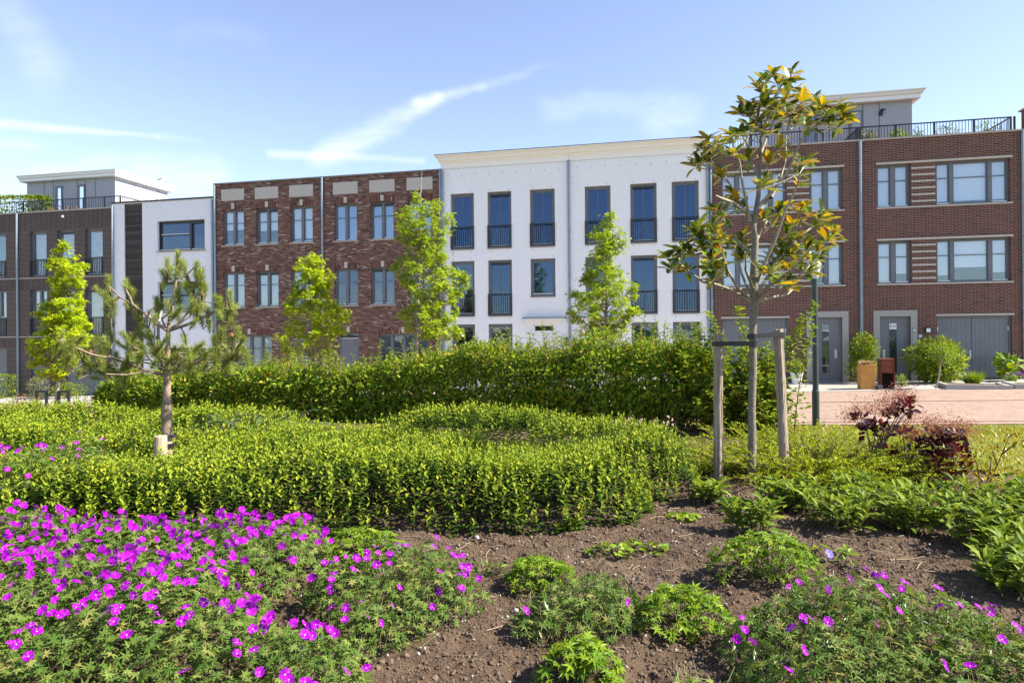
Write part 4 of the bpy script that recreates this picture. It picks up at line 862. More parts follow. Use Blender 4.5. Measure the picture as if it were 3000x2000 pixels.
def gpatch(label, poly, h, nl, leafsize, seed, nf, fdens=None, fh=.035, rim=.3, humps=.5):
    """a spreading geranium: leaves over the whole patch, blooms just above"""
    r = np.random.default_rng(seed); pa = np.array(poly); c = pa.mean(0); z = float(garden_z(*c)); root = thing('geranium_plant', label, 'geranium', (c[0], c[1], z), 0, 'magenta flowering geraniums'); base = np.array(root.location)
    def hh(X, Y):
        d = np.clip(polydist(X, Y, poly) / rim, 0, 1); return h * np.sqrt(1 - (1 - d) ** 2) * (1 + humps * vnoise(X, Y, .5, seed) + .3 * vnoise(X, Y, .2, seed + 1))
    area = .5 * abs(sum(pa[i, 0] * pa[(i + 1) % len(pa), 1] - pa[(i + 1) % len(pa), 0] * pa[i, 1] for i in range(len(pa))))
    X, Y = sample(poly, nl, seed); k = r.random(len(X)) ** .8; H = hh(X, Y); Z = garden_z(X, Y) + H * (.35 + .65 * k) + .015
    n = len(X); g = .03; gxs = (hh(X + g, Y) - hh(X - g, Y)) / (2 * g); gys = (hh(X, Y + g) - hh(X, Y - g)) / (2 * g)
    nn = unit(np.stack([-gxs * .7, -gys * .7, np.ones(n)], -1) + r.normal(0, .45, (n, 3))); d = rdir(r, n); d[:, 2] = d[:, 2] * .4
    so = Soup(); so.inst(*PALM, np.stack([X, Y, Z], -1) - base, frames(d, nn), r.uniform(.7, 1.3, n) * leafsize)
    FX, FY = sample(poly, nf / area * 1.25, seed + 5); q = polydist(FX, FY, poly) > .03
    if fdens is not None: q &= r.random(len(FX)) < fdens(FX, FY)
    FX, FY = FX[q][:int(nf)], FY[q][:int(nf)]; FZ = garden_z(FX, FY) + hh(FX, FY) + r.uniform(.4, 1.6, len(FX)) * fh
    P = np.stack([FX, FY, FZ], -1); flowers(root, P, seed + 6)
    st = Soup(); idx = r.integers(0, n, min(n, 500))
    for i in idx[:260]: a = np.array([X[i], Y[i], garden_z(X[i], Y[i])]) - base; b = np.array([X[i] + r.normal(0, .06), Y[i] + r.normal(0, .06), Z[i] + r.uniform(.0, .035)]) - base; st.tube([a, (a + b) / 2 + r.normal(0, .012, 3), b], [.0018, .0016, .0012], 3)
    for p in P[:130]: a = np.array([p[0] + r.normal(0, .03), p[1] + r.normal(0, .03), p[2] - .09]) - base; st.tube([a, p - base], [.0013, .001], 3)
    so.merge(st, 1).build('foliage', [LV_GER, STEMG], root); return root
G_MAIN = [(-1.2, 4.05), (-1.02, 3.75), (-1.08, 3.45), (-1.22, 3.2), (-1.12, 2.98), (-.88, 2.72), (-.62, 2.55), (-.5, 2.35), (-.5, 2.05), (-2.6, 2.05), (-3.6, 3.3), (-4.4, 4.3), (-3.0, 4.25), (-2.2, 4.12)]
gpatch('large sheet of geranium covered in magenta flowers, spreading to the camera', G_MAIN, .3, 2600, .056, 41, 900, lambda X, Y: np.clip(.5 + (Y - 2.4) * .4, .45, 1))
gpatch('geranium patch with scattered magenta flowers at the photo edge, against the ground cover', [(-5.2, 5.0), (-4.6, 4.75), (-3.6, 4.5), (-2.95, 4.75), (-2.85, 5.1), (-3.3, 5.5), (-4.2, 5.9), (-5.3, 6.0)], .46, 1500, .06, 47, 75)
gpatch('low geranium clump of about thirty magenta flowers on bare soil, beside the large sheet', [(-1.1, 3.25), (-.95, 3.55), (-.75, 3.75), (-.4, 3.72), (-.2, 3.45), (-.12, 3.2), (-.3, 3.0), (-.5, 2.8), (-.7, 2.68), (-.85, 2.9)], .24, 1900, .058, 53, 52)
gpatch('geranium clump with large magenta flowers in the near corner below the perennials', [(.86, 2.72), (1.0, 2.92), (1.3, 3.02), (1.65, 3.0), (1.95, 2.85), (2.1, 2.6), (2.15, 2.3), (2.1, 2.0), (1.0, 2.0), (.88, 2.4)], .27, 1900, .062, 59, 44)
gpatch('grey green geranium with two magenta flowers beside a bright green cranesbill', [(-.02, 3.02), (.12, 3.25), (.4, 3.38), (.62, 3.22), (.6, 2.95), (.42, 2.78), (.18, 2.76), (.0, 2.86)], .19, 1500, .062, 67, 3)
gpatch('low geranium without open flowers, cut by the bottom edge of the photo', [(.5, 2.25), (.52, 2.4), (.65, 2.46), (.78, 2.42), (.82, 2.2), (.65, 2.15)], .13, 1400, .06, 69, 0)
gz = [(-.97, 4.02, .27, .2, .2, 240, 'bright green cranesbill clump between the flowering geranium and the ground cover'), (.13, 3.55, .2, .17, .17, 210, 'small green cranesbill clump alone in the middle of the bare soil'),
      (.78, 3.0, .22, .2, .19, 230, 'bright green cranesbill joined to the grey green geranium'), (.26, 2.55, .17, .15, .15, 190, 'yellowish green cranesbill clump cut by the bottom edge of the photo'),
      (1.42, 3.58, .29, .22, .23, 420, 'round green cranesbill clump with a single pale violet flower')]
for i, (x, y, rx, ry, h_, n, lb) in enumerate(gz):
    root, p = low_clump('cranesbill_plant', lb, 'cranesbill', x, y, rx, ry, h_, PALM, LV_CRANE, n, .075 if i != 4 else .065, 70 + i, 'green cranesbill clumps')
    if i == 4:
        o = bpy.data.objects.new('flower', FLV); COL.objects.link(o); o.parent = root; o.location = (.28, -.1, .16); o.scale = (.05,) * 3; o.rotation_euler = (R_(55), 0, R_(20))
WEEDS = [(1413, 1665, 'sprawling weed left of the small cranesbill on bare soil', .16), (1790, 1625, 'flat weed with pale leaves near the round cranesbill', .15), (1890, 1612, 'pair-leaved weed in open soil beside the trampled straw', .13), (2150, 1490, 'weed seedlings at the foot of the ground cover near the stake', .16), (2430, 1640, 'broad weed leaves in front of the perennials', .2), (2010, 1515, 'grey weed at the ground cover edge, nearest the magnolia', .13), (1670, 1545, 'dark leafy weed under the ground cover front, next to the stone', .1)]
for i, (px, py, lb, s_) in enumerate(WEEDS):
    p = on(px, py, .62); low_clump('weed_plant', lb, 'weed', p[0], p[1], s_, s_ * .7, s_ * .35, BROAD if i % 2 else OVAL, LV_CRANE if i % 3 else LV_GER, 34, .06, 90 + i, 'weeds in the bare soil')
def perennial(label, x, y, rx, ry, h_, ns, seed, L=.11):
    r = np.random.default_rng(seed); z = float(soil_z(np.array([x]), np.array([y]))[0]); root = thing('leafy_perennial', label, 'perennial', (x, y, z - .01), 0, 'broad leaved perennial clumps'); so = Soup(); st = Soup()
    for i in range(ns):
        a = r.uniform(0, 6.28); u = math.sqrt(r.random()); b = np.array([u * rx * .6 * math.cos(a), u * ry * .6 * math.sin(a), 0]); H = h_ * r.uniform(.75, 1.1) * (1 - .25 * u); t = b + np.array([math.cos(a) * u * rx * .45, math.sin(a) * u * ry * .45, H]); m = (b + t) / 2 + r.normal(0, .01, 3)
        st.tube([b, m, t], [.0035, .003, .0025], 4); k = 9; f = np.linspace(.25, 1, k); q = b + (t - b) * f[:, None]; ph = np.repeat(np.arange((k + 1) // 2), 2)[:k] * 1.57 + np.tile([0, 3.14], k)[:k] + r.uniform(0, 6) + r.normal(0, .25, k)
        up = np.clip(.25 + f * .75 + r.normal(0, .22, k), -.3, 1.6); d = np.stack([np.cos(ph), np.sin(ph), up], -1); nn = np.stack([-np.cos(ph) * up, -np.sin(ph) * up, np.ones(k)], -1) + r.normal(0, .2, (k, 3))
        so.inst(*LONG, q, frames(d, nn), L * (1.25 - .35 * f) * r.uniform(.8, 1.2, k))
    so.merge(st, 1).build('foliage', [LV_PHLO, STEMG], root)
for i, a in enumerate([('lone pointed-leaved perennial on bare soil in front of the staked magnolia', 1.62, 4.36, .19, .17, .25, 16), ('perennial clump at the foot of the magnolia stakes', 2.15, 4.98, .27, .2, .27, 30), ('short perennial tuft between the magnolia trunk and the ground cover', 1.6, 5.3, .17, .15, .17, 11),
        ('perennial clump at the near end of the large perennial bed', 2.3, 4.5, .24, .22, .24, 24), ('perennial clump at the back of the large bed, under the tiny-leaved shrub', 2.72, 4.95, .28, .22, .3, 30), ('tall perennial clump in the middle of the large bed', 2.78, 4.5, .28, .24, .31, 32), ('densest perennial clump at the outer end of the large bed', 3.02, 4.12, .27, .24, .33, 36), ('perennial clump behind the densest one, below the smoke bush', 3.28, 4.62, .24, .22, .3, 26),
        ('perennial clump at the photo edge beside the corner geranium', 2.72, 3.42, .26, .22, .3, 30), ('perennial clump at the photo edge below the lawn', 3.75, 4.55, .25, .22, .28, 24), ('perennial at the foot of the wiry yellow shrub, photo edge', 4.12, 5.05, .25, .2, .25, 20)]): perennial(*a, 110 + i)

# ------------------------------------------------------------------ bushes
def spray_bush(name, label, cat, x, y, n, Lr, spread, m, tpl, ls, seed, step=.02, droop=.5, stemm=STEM, base_r=.5, up=(.5, 1.2), group=None, lean=(0, 0), zoff=0.0, rz=0.0):
    r = np.random.default_rng(seed); z = float(garden_z(x, y)) + zoff; root = thing(name, label, cat, (x, y, z), rz, group); so = Soup(); st = Soup()
    for i in range(n):
        a = r.uniform(0, 6.28); u = math.sqrt(r.random()); b = np.array([math.cos(a) * u * spread[0] * base_r, math.sin(a) * u * spread[1] * base_r, 0]); L = r.uniform(*Lr); e = r.uniform(*up)
        d0 = unit(np.array([math.cos(a) * spread[0] + lean[0], math.sin(a) * spread[1] + lean[1], e])); k = max(4, int(L / step)); f = np.linspace(0, 1, k)[:, None]
        P = b + d0 * L * f + np.array([0, 0, -droop]) * L * f ** 2 * .5 + np.cumsum(r.normal(0, .003, (k, 3)), 0); P[:, 2] = np.maximum(P[:, 2], .02)
        st.tube(P[::max(1, k // 5)], np.linspace(.004, .0015, len(P[::max(1, k // 5)])), 4)
        kk = r.random(k) > .05; q = P[kk]; ph = np.arange(len(q)) * 3.14 + r.uniform(0, 6) + r.normal(0, .6, len(q)); side = np.stack([np.cos(ph), np.sin(ph), r.normal(.35, .4, len(q))], -1) + d0 * .6
        so.inst(*tpl, q, frames(side, unit(np.array([0, 0, 1.0]) + r.normal(0, .45, (len(q), 3)))), ls * r.uniform(.7, 1.25, len(q)))
    so.build('foliage', m, root); st.build('stems', stemm, root); return root
spray_bush('shrub', 'spreading yellowish green shrub of tiny leaves behind the right stake, below the smoke bush', 'shrub', 3.0, 6.45, 1100, (.3, .75), (1.15, .9), LV_LON, OVAL, .03, 131, .015, .7, STEM, .85, (.4, 1.5))
spray_bush('shrub', 'low tiny-leaved shrub between the magnolia trunk and its left stake', 'shrub', 1.95, 6.5, 260, (.2, .45), (.55, .4), LV_LON, OVAL, .028, 132, .014, 1.0, STEM, .7, (.25, .7))
def dogwood():
    r = np.random.default_rng(141); x, y = 3.2, 8.75; z = float(garden_z(x, y)); root = thing('dogwood_shrub', 'tall pale green dogwood shrub with upright sprigs behind the magnolia stakes', 'shrub', (x, y, z)); so = Soup(); st = Soup()
    tops = [(-.55, 2.25), (-.3, 2.3), (-.1, 2.0), (-.7, 2.1), (.85, 2.2), (.95, 2.36), (.7, 1.9), (.75, 2.05), (.6, 1.75), (.25, 1.75), (.05, 1.85), (-.45, 2.05), (.4, 1.6), (-.8, 1.9)]
    tops += [(r.uniform(-.95, .55), r.uniform(.8, 1.85)) for _ in range(120)]
    for i, (tx, tz) in enumerate(tops):
        b = np.array([r.normal(0, .22) + tx * .25, r.normal(0, .18), 0]); t = np.array([tx, r.normal(0, .3), tz - z]); mid = (b + t) / 2 + np.array([tx * (.12 if tx < .6 else -.12), r.normal(0, .06), .05]); f = np.linspace(0, 1, 12)[:, None]; P = (1 - f) ** 2 * b + 2 * f * (1 - f) * mid + f ** 2 * t
        st.tube(P[::2], np.linspace(.009, .003, 6), 5); k = int(np.linalg.norm(t - b) * 95); f = np.linspace(.12, 1, k)[:, None]; q = (1 - f) ** 2 * b + 2 * f * (1 - f) * mid + f ** 2 * t + r.normal(0, .06, (k, 3)) * (1.15 - f)
        ph = np.arange(k) * 1.9; d = np.stack([np.cos(ph), np.sin(ph), r.normal(.35, .35, k)], -1); so.inst(*OVAL, q, frames(d, unit(np.array([0, -.2, 1.0]) + r.normal(0, .4, (k, 3)))), r.uniform(.06, .105, k))
    so.build('foliage', LV_DOGW, root); st.build('stems', STEMR, root)
dogwood()
def smoke(label, base_px, d, heads, plumes, seed):
    r = np.random.default_rng(seed); b = at(*base_px, d); b[2] = float(garden_z(b[0], b[1])); root = thing('smoke_bush', label, 'smoke bush', b, 0, 'purple smoke bushes'); so = Soup(); st = Soup(); pl_ = Soup()
    for px, py, n, rad in heads:
        n = int(n * 1.15); rad *= .72; c = at(px, py, d + r.normal(0, .12)) - b; st.tube([(r.normal(0, .02), r.normal(0, .02), 0), (c[0] * .35 + r.normal(0, .02), c[1] * .35, c[2] * .5), c], [.009, .007, .003], 5, 0)
        p = c + r.normal(0, rad * .5, (n, 3)) * (1, 1, .7); dd = unit(p - c + (0, 0, .02)) + r.normal(0, .3, (n, 3)); so.inst(*t_oval(.62, .06, .05), p, frames(dd, unit(np.array([0, -.3, 1.0]) + r.normal(0, .5, (n, 3)))), r.uniform(.05, .09, n))
    for px, py, n, rad in plumes:
        n = int(n * 2.2); c = at(px, py, d + r.normal(0, .1)) - b; near = min(heads, key=lambda q: (q[0] - px) ** 2 + (q[1] - py) ** 2); e = at(near[0], near[1], d) - b; st.tube([e, (e + c) / 2, c], [.003, .002, .001], 4, 1)
        for _ in range(n // 20): k = c + r.normal(0, rad * .5, 3); st.tube([c * .8 + e * .2, (c + k) / 2, k], [.0011, .001, .0006], 3, 1)
        p = c + r.normal(0, rad * .6, (n, 3)); pl_.inst(*OVAL, p, frames(rdir(r, n), rdir(r, n)), r.uniform(.012, .022, n))
    so.build('foliage', LV_SMOKE, root); st.build('stems', [STEM, STEMR], root); pl_.build('plume', FLUFF, root)
def fr(x, y): return (2380 + x / 2.317, 1130 + y / 2.317)     # measured on an enlarged crop
def hd(l): return [(*fr(x, y), n, rd) for x, y, n, rd in l]
smoke('taller purple smoke bush with pinkish plumes in front of the brick street', fr(418, 520), 6.3, hd([(330, 225, 16, .07), (370, 300, 26, .08), (440, 265, 26, .08), (470, 320, 14, .07), (520, 190, 22, .08), (590, 170, 26, .08), (640, 115, 16, .07), (660, 150, 12, .06), (620, 190, 12, .07), (480, 430, 14, .06), (540, 170, 12, .06)]), hd([(230, 195, 90, .09), (310, 150, 110, .09), (390, 170, 110, .09), (440, 150, 90, .08), (500, 120, 150, .1), (560, 80, 190, .11), (620, 60, 150, .1), (640, 90, 90, .08), (500, 280, 70, .06), (660, 200, 90, .08), (290, 210, 60, .08)]), 151)
smoke('middle purple smoke bush, the smallest, half buried in the tiny-leaved shrub', fr(640, 520), 6.1, hd([(610, 300, 18, .07), (640, 330, 20, .07), (590, 340, 10, .06), (700, 430, 14, .06), (680, 470, 12, .06), (720, 390, 10, .05), (560, 455, 10, .05), (570, 470, 8, .05)]), hd([(685, 340, 110, .07), (650, 240, 60, .07), (690, 360, 60, .05)]), 152)
smoke('broad purple smoke bush with red backlit leaves at the lawn edge', fr(900, 640), 5.75, hd([(790, 335, 18, .07), (850, 340, 24, .08), (910, 350, 28, .08), (950, 330, 18, .07), (830, 400, 22, .08), (880, 420, 20, .08), (930, 420, 16, .07), (830, 480, 20, .08), (880, 500, 20, .08), (960, 470, 22, .08), (1000, 440, 18, .07), (1020, 520, 20, .08), (960, 540, 24, .08), (900, 560, 20, .08), (1040, 565, 12, .06), (980, 600, 16, .07), (840, 545, 18, .07), (910, 610, 14, .07)]), hd([(770, 280, 130, .1), (830, 275, 120, .09), (880, 270, 120, .09), (960, 270, 90, .08), (1010, 310, 160, .1), (1050, 300, 130, .09), (780, 225, 60, .07)]), 153)
def wiry():
    r = np.random.default_rng(161); d = 5.4; b = at(2876, 1454, d); b[2] = float(garden_z(b[0], b[1])); root = thing('shrub', 'wiry open shrub with few yellow leaves in front of the lawn, photo edge', 'shrub', b); so = Soup(); st = Soup()
    for pts in ([(2876, 1454), (2905, 1400), (2935, 1330), (2955, 1280)], [(2876, 1454), (2868, 1400), (2860, 1350), (2835, 1320)], [(2880, 1450), (2900, 1380), (2905, 1330)], [(2935, 1330), (2975, 1300), (2990, 1290)], [(2920, 1360), (2905, 1310), (2895, 1300)], [(2876, 1454), (2930, 1420), (2990, 1380)], [(2868, 1400), (2840, 1370), (2825, 1345)], [(2955, 1280), (2975, 1265)]):
        P = np.array([at(x, y, d + r.normal(0, .04)) - b for x, y in pts]); st.tube(P, np.linspace(.007, .003, len(P)), 5)
        for q in P[1:]:
            n = 9; p = q + r.normal(0, .035, (n, 3)); so.inst(*OVAL, p, frames(rdir(r, n) + (0, 0, .3), unit(np.array([0, 0, 1.0]) + r.normal(0, .5, (n, 3)))), r.uniform(.03, .06, n))
    n = 130; p = at(2960, 1405, d) - b + r.normal(0, 1, (n, 3)) * (.2, .15, .05); p[:, 2] = np.maximum(p[:, 2], .05); so.inst(*OVAL, p, frames(rdir(r, n), unit(np.array([0, 0, 1.0]) + r.normal(0, .4, (n, 3)))), r.uniform(.035, .06, n))
    so.build('foliage', LV_YEL, root); st.build('stems', STEM, root)
wiry()
def comfrey():
    r = np.random.default_rng(165); x, y = -2.72, 6.75; z = float(garden_z(x, y)) + .28; root = thing('comfrey_plant', 'grey green comfrey with drooping mauve buds rising from the ground cover', 'comfrey', (x, y, z)); so = Soup(); st = Soup(); bd = Soup()
    for i in range(46):
        a = r.uniform(0, 6.28); L = r.uniform(.2, .5); e = r.uniform(.15, .8); t = np.array([math.cos(a) * L * 1.3, math.sin(a) * L * .8, e * .38]); st.tube([(0, 0, -.2), t * (.5, .5, .7), t], [.004, .003, .002], 4); k = 5; f = np.linspace(.4, 1, k)[:, None]; ph = a + r.normal(0, .8, k); d = np.stack([np.cos(ph), np.sin(ph), r.normal(.2, .3, k)], -1)
        so.inst(*t_long(.24, .04, .3), t * f, frames(d, unit(np.array([0, 0, 1.0]) + r.normal(0, .3, (k, 3)))), r.uniform(.1, .19, k))
        if i % 2 == 0: p = t + r.normal(0, .02, (9, 3)); bd.inst(*OVAL, p, frames(rdir(r, 9) + (0, 0, -1), rdir(r, 9)), r.uniform(.012, .022, 9))
    so.build('foliage', LV_GREY, root); st.build('stems', STEMG, root); bd.build('flower_buds', plain('mauve_bud', (.22, .13, .2), .7), root)
comfrey()

# ------------------------------------------------------------------ young sweetgum trees along the street
def gum(label, d, trunk, rows, seed, m, dens=1.0, bare=(), lean=0):
    """rows: outline of the crown on the photograph (y, x left, x right), turned into a round crown at distance d"""
    r = np.random.default_rng(seed); S = 3000 / 2352; rows = np.array([[a * S for a in q] for q in rows]); tb, tt = [(x * S, y * S) for x, y in trunk]
    base = at(*tb, d); top = at(*tt, d); base[2] = float(street_z(base[0], base[1])) - .02; root = thing('sweetgum_tree', label, 'tree', base, 0, 'young street trees'); so = Soup(); st = Soup(); tw = Soup()
    ax = lambda z: base[:2] + (top[:2] - base[:2]) * np.clip((z - base[2]) / (top[2] - base[2]), 0, 1)
    zt = np.linspace(base[2], top[2], 12); H = top[2] - base[2]; st.tube([(*(ax(z) - base[:2] + r.normal(0, .008, 2)), z - base[2]) for z in zt], np.linspace(.058, .008, 12) * (H / 5.2) ** .5, 8)
    ys = rows[:, 0]; z_lo = at(0, ys.max(), d)[2]; z_hi = at(0, ys.min(), d)[2]; area = np.trapz(rows[:, 2] - rows[:, 1], ys) * (d / F) ** 2; nc = int(area * 36 * dens); k = 0
    while k < nc:
        y = r.uniform(ys.min(), ys.max()); xl, xr = np.interp(y, ys, rows[:, 1]), np.interp(y, ys, rows[:, 2])
        if r.random() * 110 * S > (xr - xl): continue
        mid = (xl + xr) / 2; half = (xr - xl) / 2; x = mid + half * np.clip(r.uniform(-1, 1) * r.uniform(.85, 1.15), -1, 1); half *= 1.02; hz = math.sqrt(max(0, 1 - ((x - mid) / half) ** 2)) * half / F * d; dy = r.uniform(-1, 1) * hz; c = at(x, y, d + dy); k += 1
        a0 = ax(c[2]); rad = np.hypot(*(c[:2] - a0)); zs = max(z_lo - .15, c[2] - rad * r.uniform(.55, .95) - .06); s0 = np.array([*ax(zs), zs])
        if rad > .12: tw.tube([s0 - base, (s0 + c) / 2 - base + (0, 0, -.03) + r.normal(0, .02, 3), c - base], [.012 * (rad + .3), .008, .003], 4)
        n = int(r.integers(18, 28)); q = c + r.normal(0, 1, (n, 3)) * (.08, .08, .06); o = unit(q - np.array([*a0, c[2] - .1])); dn = unit(o * .8 + r.normal(0, .45, (n, 3)) + (0, 0, -.45)); nn = unit(o * .5 + np.array([0, 0, .9]) + r.normal(0, .35, (n, 3)))
        so.inst(*STAR, q - base, frames(dn, nn), r.uniform(.14, .23, n) * (.9 if d < 21 else 1.05))
    for (x0, y0, x1, y1) in bare:
        a = at(x0 * S, y0 * S, d); b = at(x1 * S, y1 * S, d); tw.tube([a - base, (a + b) / 2 - base + (0, 0, -.03), b - base], [.012, .008, .003], 4)
    so.build('crown', m, root); st.build('trunk', BARK_GUM, root, True); tw.build('branches', BARK_GUM, root)
gum('bright yellow green young tree between two black steel hoops', 23, ((129, 935), (146, 566)), [(562, 140, 150), (580, 130, 165), (600, 118, 178), (612, 112, 196), (640, 118, 190), (665, 120, 182), (690, 112, 190), (718, 85, 190), (735, 92, 192), (750, 105, 205), (775, 62, 208), (800, 68, 190), (820, 80, 178), (840, 65, 165), (858, 78, 150), (868, 100, 140)], 201, LV_GUM, 1.2)
gum('bright young tree behind the hedge in front of the brown brick houses', 19.5, ((728, 900), (716, 585)), [(578, 708, 722), (600, 692, 736), (622, 676, 752), (645, 684, 760), (660, 680, 750), (685, 672, 752), (705, 655, 775), (722, 650, 812), (740, 665, 800), (760, 642, 788), (780, 632, 785), (800, 650, 768), (815, 668, 750)], 202, LV_GUM, 1.25)
gum('tallest young tree, darker green, at the joint of the brown and white houses', 18.8, ((953, 880), (967, 438)), [(434, 962, 972), (460, 946, 992), (490, 918, 1046), (512, 914, 1036), (540, 914, 1028), (570, 932, 1024), (600, 912, 1026), (622, 906, 1060), (650, 924, 1072), (680, 936, 1070), (702, 936, 1056), (722, 914, 1046), (742, 918, 1040), (760, 945, 1062), (778, 985, 1050)], 203, LV_GUMG, 1.1, [(958, 700, 905, 655), (958, 745, 915, 690), (957, 760, 930, 735), (960, 620, 930, 590), (956, 775, 990, 740), (967, 440, 969, 388), (956, 660, 918, 640)])
gum('slender young tree in front of the white houses, its thin top leaning outwards', 17.6, ((1392, 860), (1393, 495)), [(491, 1386, 1402), (515, 1372, 1412), (528, 1368, 1420), (540, 1356, 1446), (555, 1360, 1442), (575, 1366, 1424), (605, 1352, 1418), (635, 1340, 1436), (660, 1322, 1458), (690, 1316, 1470), (712, 1312, 1470), (735, 1320, 1446), (760, 1330, 1430), (785, 1345, 1420)], 204, LV_GUMG, 1.2)

# ------------------------------------------------------------------ the pine and its two short stakes
def pine():
    r = np.random.default_rng(211); d = 5.75; P_ = lambda x, y, dy=0.0: at(x / 2.063, 480 + y / 2.063, d + dy); b = P_(1008, 1640); b[2] = float(garden_z(b[0], b[1])) - .02
    root = thing('pine_tree', 'small open-branched pine standing in the ground cover, tied to two short stakes', 'tree', b); wood = Soup(); nd1 = Soup(); nd2 = Soup(); nd3 = Soup(); bud = Soup()
    trunk = [b, P_(1009, 1560), P_(1006, 1515), P_(1011, 1440), P_(1010, 1380), P_(1009, 1290), P_(1014, 1150), P_(1016, 1010), P_(1040, 830), P_(1066, 700), P_(1070, 590)]
    wood.tube([q - b for q in trunk], [.047, .044, .048, .038, .034, .03, .022, .018, .012, .009, .006], 9)
    limbs = [([(1000, 1275), (930, 1258), (860, 1236), (750, 1192), (655, 1158)], -.06), ([(1000, 1270), (870, 1258), (760, 1275), (640, 1270)], -.3), ([(860, 1236), (700, 1180), (560, 1150), (440, 1100), (380, 1060)], -.15), ([(1040, 1268), (1120, 1235), (1220, 1185), (1320, 1135), (1430, 1085)], -.05), ([(1220, 1185), (1300, 1175), (1430, 1200)], -.1), ([(1020, 1270), (960, 1220), (900, 1180), (850, 1120)], .3), ([(1030, 1260), (1100, 1215), (1190, 1180), (1280, 1140)], .35), ([(1010, 1265), (1050, 1200), (1080, 1140)], -.35), ([(1000, 1262), (930, 1210), (800, 1190), (700, 1170)], .35), ([(1010, 1200), (985, 1120), (965, 1080)], -.1),
             ([(1010, 1005), (950, 960), (880, 905), (800, 850), (720, 800), (660, 740)], 0), ([(905, 925), (920, 880), (955, 850)], .05), ([(1000, 995), (980, 940), (1020, 900), (1070, 820)], -.15), ([(1024, 1005), (1090, 955), (1145, 890), (1185, 800), (1215, 740)], .05), ([(1024, 1008), (1140, 970), (1275, 910), (1335, 860), (1385, 810)], -.05), ([(800, 850), (780, 800), (760, 745)], 0), ([(720, 805), (690, 840), (660, 850)], 0), ([(1066, 700), (1120, 680), (1180, 625)], .03), ([(1066, 710), (1030, 690), (1005, 640)], .02), ([(1145, 890), (1160, 850), (1180, 840)], -.05), ([(1275, 910), (1240, 880), (1215, 860)], -.08)]
    jp = []
    for pts, dy in limbs:
        n = len(pts); Q = np.array([P_(x, y, dy * k / (n - 1)) for k, (x, y) in enumerate(pts)]) + r.normal(0, .004, (n, 3)); wood.tube(Q - b, np.linspace(.015 if n > 4 else .01, .005, n), 6)
        f = np.linspace(0, 1, 14); jp += [np.array([np.interp(t, np.linspace(0, 1, n), Q[:, k]) for k in range(3)]) for t in f]
    jp += [P_(1040, 830), P_(1066, 700), P_(1070, 620)]; jp = np.array(jp)
    tips = [(655, 690), (760, 715), (800, 775), (690, 830), (640, 790), (830, 870), (850, 930), (945, 815), (960, 850), (1010, 840), (1072, 770), (1075, 545), (1010, 580), (1190, 605), (1215, 640), (1120, 650), (1100, 600), (1030, 630), (1060, 680), (980, 650), (1220, 700), (1210, 780), (1240, 740), (1165, 840), (1150, 780), (1390, 780), (1330, 820), (1380, 900), (1310, 860), (1260, 880), (1400, 850), (1090, 870), (1200, 870),
            (375, 1020), (350, 1080), (430, 1065), (500, 1050), (520, 1130), (590, 1050), (610, 1120), (660, 1000), (740, 1025), (700, 1070), (660, 1220), (560, 1210), (480, 1120), (420, 1160), (840, 1010), (900, 1020), (800, 1090), (860, 1140), (780, 1160), (700, 1150), (620, 1170), (1010, 1050), (960, 1090), (1110, 1040), (1100, 1110), (1220, 1090), (1180, 1120), (1060, 1160), (1020, 1130), (1340, 1010), (1300, 1060), (1400, 1050), (1440, 1120), (1380, 1160), (1440, 1000), (1290, 1130), (760, 1220), (690, 1265), (640, 1100), (560, 1080), (900, 1090), (1140, 1180), (930, 1150), (1250, 1140), (1470, 1060), (1350, 1100), (540, 1000 + 180), (590, 1250)]
    tri = np.array([(-.016, 0, 0), (.016, 0, 0), (.011, .6, .03), (-.011, .6, .03), (0, 1, .07)]); tf = [(0, 1, 2, 3), (3, 2, 4)]
    def tuft(c, ax, L, dead=False, n=330):
        s = np.cross(ax, (0, 1, .2)); s /= np.linalg.norm(s); t2 = np.cross(ax, s); f = r.random(n) ** .8; ph = r.uniform(0, 6.28, n); spread = r.uniform(.4, 1.2, n) * (1.15 - .45 * f)
        dd = unit(ax * np.cos(spread)[:, None] + np.sin(spread)[:, None] * (np.cos(ph)[:, None] * s + np.sin(ph)[:, None] * t2)); p = c - ax * L + ax * L * f[:, None]
        (nd3 if dead else nd1).inst(tri, tf, p - b, frames(dd, rdir(r, n)), r.uniform(.05, .075, n))
        if not dead: m = 26; ph = r.uniform(0, 6.28, m); sp = r.uniform(.1, .4, m); d2 = unit(ax * np.cos(sp)[:, None] + np.sin(sp)[:, None] * (np.cos(ph)[:, None] * s + np.sin(ph)[:, None] * t2)); nd2.inst(tri, tf, np.tile(c - b, (m, 1)), frames(d2, rdir(r, m)), r.uniform(.03, .05, m)); bud.tube([c - ax * .012 - b, c + ax * .02 - b], [.007, .003], 5)
    for i, (x, y) in enumerate(tips):
        low = y > 960; c0 = P_(x, y); j = jp[np.argmin(((jp - c0) ** 2 * (1, .05, 1)).sum(1))]; c = P_(x, y, j[1] + r.normal(0, .05 if not low else .13) - d)
        ax = unit(np.array([(c[0] - j[0]) * 1.2, (c[1] - j[1]) * .6, max(.04, (c[2] - j[2])) + .1])); L = .13 if i % 3 else .17
        wood.tube([j - b, (j + c - ax * L) / 2 - b + r.normal(0, .006, 3), c - ax * L - b, c - b], [.007, .006, .0055, .004], 5); tuft(c, ax, L)
        for _ in range(1):
            k2 = c - ax * L * .7 + r.normal(0, .05, 3) * (1.1, 1.4, .6); a2 = unit(ax + r.normal(0, .5, 3)); tuft(k2, a2, .1, n=190); wood.tube([c - ax * L - b, k2 - a2 * .1 - b, k2 - b], [.005, .004, .003], 4)
